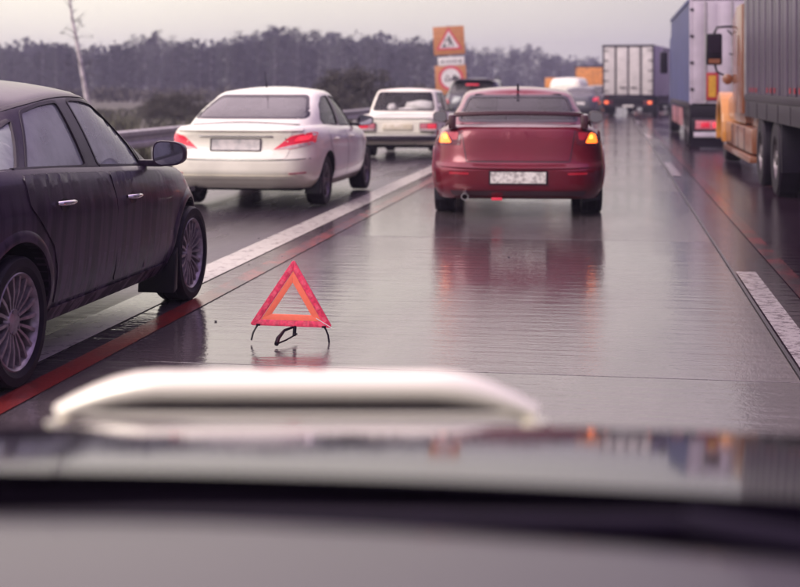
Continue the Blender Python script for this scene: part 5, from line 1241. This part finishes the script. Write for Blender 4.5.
def bush():
    rnd = random.Random(9); T = empty('round_bush'); d = 62; x, y = ray(357, d); vs, fs = [], []; tb = MB()
    for i in range(150):
        a, e = rnd.uniform(0, 6.28), math.acos(rnd.uniform(0, 1)); rr = rnd.uniform(.55, 1.0)
        c = Vector((math.cos(a) * math.sin(e) * 2.15 * rr, math.sin(a) * math.sin(e) * 1.8 * rr, .25 + math.cos(e) * 2.0 * rr * (1 + .07 * math.sin(3 * a))))
        leaf_clump(vs, fs, c, rnd.uniform(.22, .42), 70, .060, rnd)
        if i % 9 == 0: limb(tb, (rnd.uniform(-.2, .2), rnd.uniform(-.2, .2), 0), c, .04, .012, rnd, 3, .08)
    link('crown', mesh_from('crown', vs, fs, ['leaf_bush'], None, 0), T); tb.build('stems', 'bark_dark', T); T.location = (x, y, -.05); T.scale = (1.12, 1.12, 1.08)
    tag(T, 'large rounded olive brown bush behind the two white cars, in front of the wood', 'bush')
    for nme, px, dd, s, l_ in (('low_bush', 178, 60, .55, 'low green bush behind the guard rail, left of the white saloon roof'), ('low_bush', 420, 70, .7, 'small dark bush under the orange sign, right of the big round bush')):
        o = empty(nme, (*ray(px, dd), -.05)); o.scale = (s * 1.6, s, s); 
        for c in kids(T): c2 = c.copy(); COL.objects.link(c2); c2.parent = o
        tag(o, l_, 'bush')
bush()
vs, fs = [], []
for i in range(26000):
    y = 6 + 120 * rnd.random() ** 1.6; x = -7.9 - rnd.random() ** 1.5 * 22; h = rnd.uniform(.08, .32) * (1 + .5 * math.sin(x * .9 + y * .4)); a = rnd.uniform(0, 6.28); l = rnd.uniform(.01, .03) * (1 + y / 25); i0 = len(vs)
    vs += [(x - math.cos(a) * l, y - math.sin(a) * l, -.06), (x + math.cos(a) * l, y + math.sin(a) * l, -.06), (x + rnd.uniform(-.08, .08), y + rnd.uniform(-.08, .08), h)]; fs.append((i0, i0 + 1, i0 + 2))
tag(link('verge_grass', mesh_from('verge_grass', vs, fs, ['grass'], None, 0)), kind='stuff')

# ------------------------------------------------------------------ the car the camera sits in: bonnet, scuttle, polished bull bar
def own_car():
    T = empty('own_car'); T.rotation_euler = (0, 0, PSI)
    def surf(name, mat, xs, prof, crown, edge=.0, skew=.0):
        vs, fs = [], []; nx = 28
        for (y, z) in prof:
            for i in range(nx + 1):
                x = xs[0] + (xs[1] - xs[0]) * i / nx; u = (x - (xs[0] + xs[1]) / 2) / ((xs[1] - xs[0]) / 2)
                sk = skew * (x + .1) * max(0, min(1, (1.64 - y) / .4)) if skew else 0
                vs.append((x, y - edge * u * u - sk, z - crown * u * u - .10 * max(0, abs(u) - .93) / .07))
        m_ = nx + 1
        for j in range(len(prof) - 1):
            for i in range(nx): fs.append((j * m_ + i, j * m_ + i + 1, (j + 1) * m_ + i + 1, (j + 1) * m_ + i))
        return MB().add(vs, fs).build(name, mat, T, 60)
    xs = (-1.02, .74)
    def tilt(D): return R(5.2 + (D - 1.26) * 8.2) if D < 1.64 else R(8.3 + (D - 1.64) * 330)
    zs_ = [(1.27, 1.0838)]
    for D in np.arange(1.28, 1.80, .01): zs_.append((float(D), zs_[-1][1] - .01 * math.tan(min(R(78), tilt(D)))))
    tp = Tab(zs_)
    prof = [(1.265, 1.04)] + [(y, tp(y)) for y in np.linspace(1.27, 1.78, 54)] + [(1.79, .70)]
    surf('bonnet', 'paint_bonnet', xs, prof, .014, .05, .10)
    tp2 = Tab([(.55, 1.136), (.80, 1.126), (.95, 1.117), (1.05, 1.107), (1.09, 1.088), (1.105, 1.0)])
    surf('scuttle_panel', 'paint_scuttle', xs, [(y, tp2(y)) for y in np.linspace(.55, 1.105, 40)], .05, .03, .10)
    surf('wiper_well', 'plastic_black', xs, [(1.05, 1.02), (1.15, 1.03), (1.40, 1.03)], .012)
    wp = MB(); wp.tube([(-.75, 1.175, 1.06), (-.2, 1.18, 1.07), (.25, 1.185, 1.065)], .010, 8).tube([(.25, 1.185, 1.065), (.42, 1.16, 1.045)], .014, 8); wp.build('wiper', 'plastic_black', T)
    mb_part(T, 'front_panel', 'plastic_black', (xs[0], xs[1], 1.60, 1.84, .45, .86), bev=.03)
    # rear-edge of the car body under the bonnet keeps it from floating
    mb_part(T, 'inner_wing', 'plastic_black', (xs[0] + .05, xs[0] + .12, .5, 1.7, .3, .98), (xs[1] - .12, xs[1] - .05, .5, 1.7, .3, .98), bev=.01)
    cx, hw, yb = -.145, .335, 1.90; pts = []
    for k in range(25):
        u = -1 + 2 * k / 24; x = cx + hw * u; z = 1.0265 - .037 * max(0, (abs(u) - .58) / .42) ** 1.8
        pts.append((x, yb - .02 * (1 - u * u) * 0, z))
    MB().tube(pts, [.0225 - .010 * max(0, abs(-1 + 2 * k / 24) - .7) / .3 for k in range(25)], 16).build('bull_bar_tube', 'polished_tube', T)
    MB().tube([(cx - hw, yb, .9885), (cx, yb, .9875), (cx + hw, yb, .9885)], .0085, 12).build('bull_bar_tube', 'polished_tube', T)
    mb_part(T, 'dark_gap_strip', 'rubber', (cx - .285, cx + .285, yb - .012, yb + .012, .9955, 1.0035), bev=.002)  # added dark strip that makes the gap between the tubes look shaded
    for sg in (-1, 1): MB().tube([(cx + sg * hw, yb, .98), (cx + sg * (hw - .02), yb - .01, .80), (cx + sg * (hw - .03), yb - .05, .45)], .02, 12).build('bull_bar_upright', 'polished_tube', T)
    tag(T, 'blurred dark purple bonnet with a polished bull bar, filling the bottom of the view', 'car')
own_car()

# ------------------------------------------------------------------ haze
hz = MB().box(-430, 430, -110, 640, -1.3, 22).mesh('haze', [], 0)
m = bpy.data.materials.new('haze'); m.use_nodes = True; t = m.node_tree; t.nodes.clear()
o_ = t.nodes.new('ShaderNodeOutputMaterial'); pv = t.nodes.new('ShaderNodeVolumePrincipled'); pv.inputs['Color'].default_value = (0.56, 0.54, 0.74, 1)
pv.inputs['Density'].default_value = 0.0014; pv.inputs['Anisotropy'].default_value = 0.1
t.links.new(pv.outputs[0], o_.inputs['Volume']); hz.materials.clear(); hz.materials.append(m)
tag(link('haze', hz), kind='stuff')
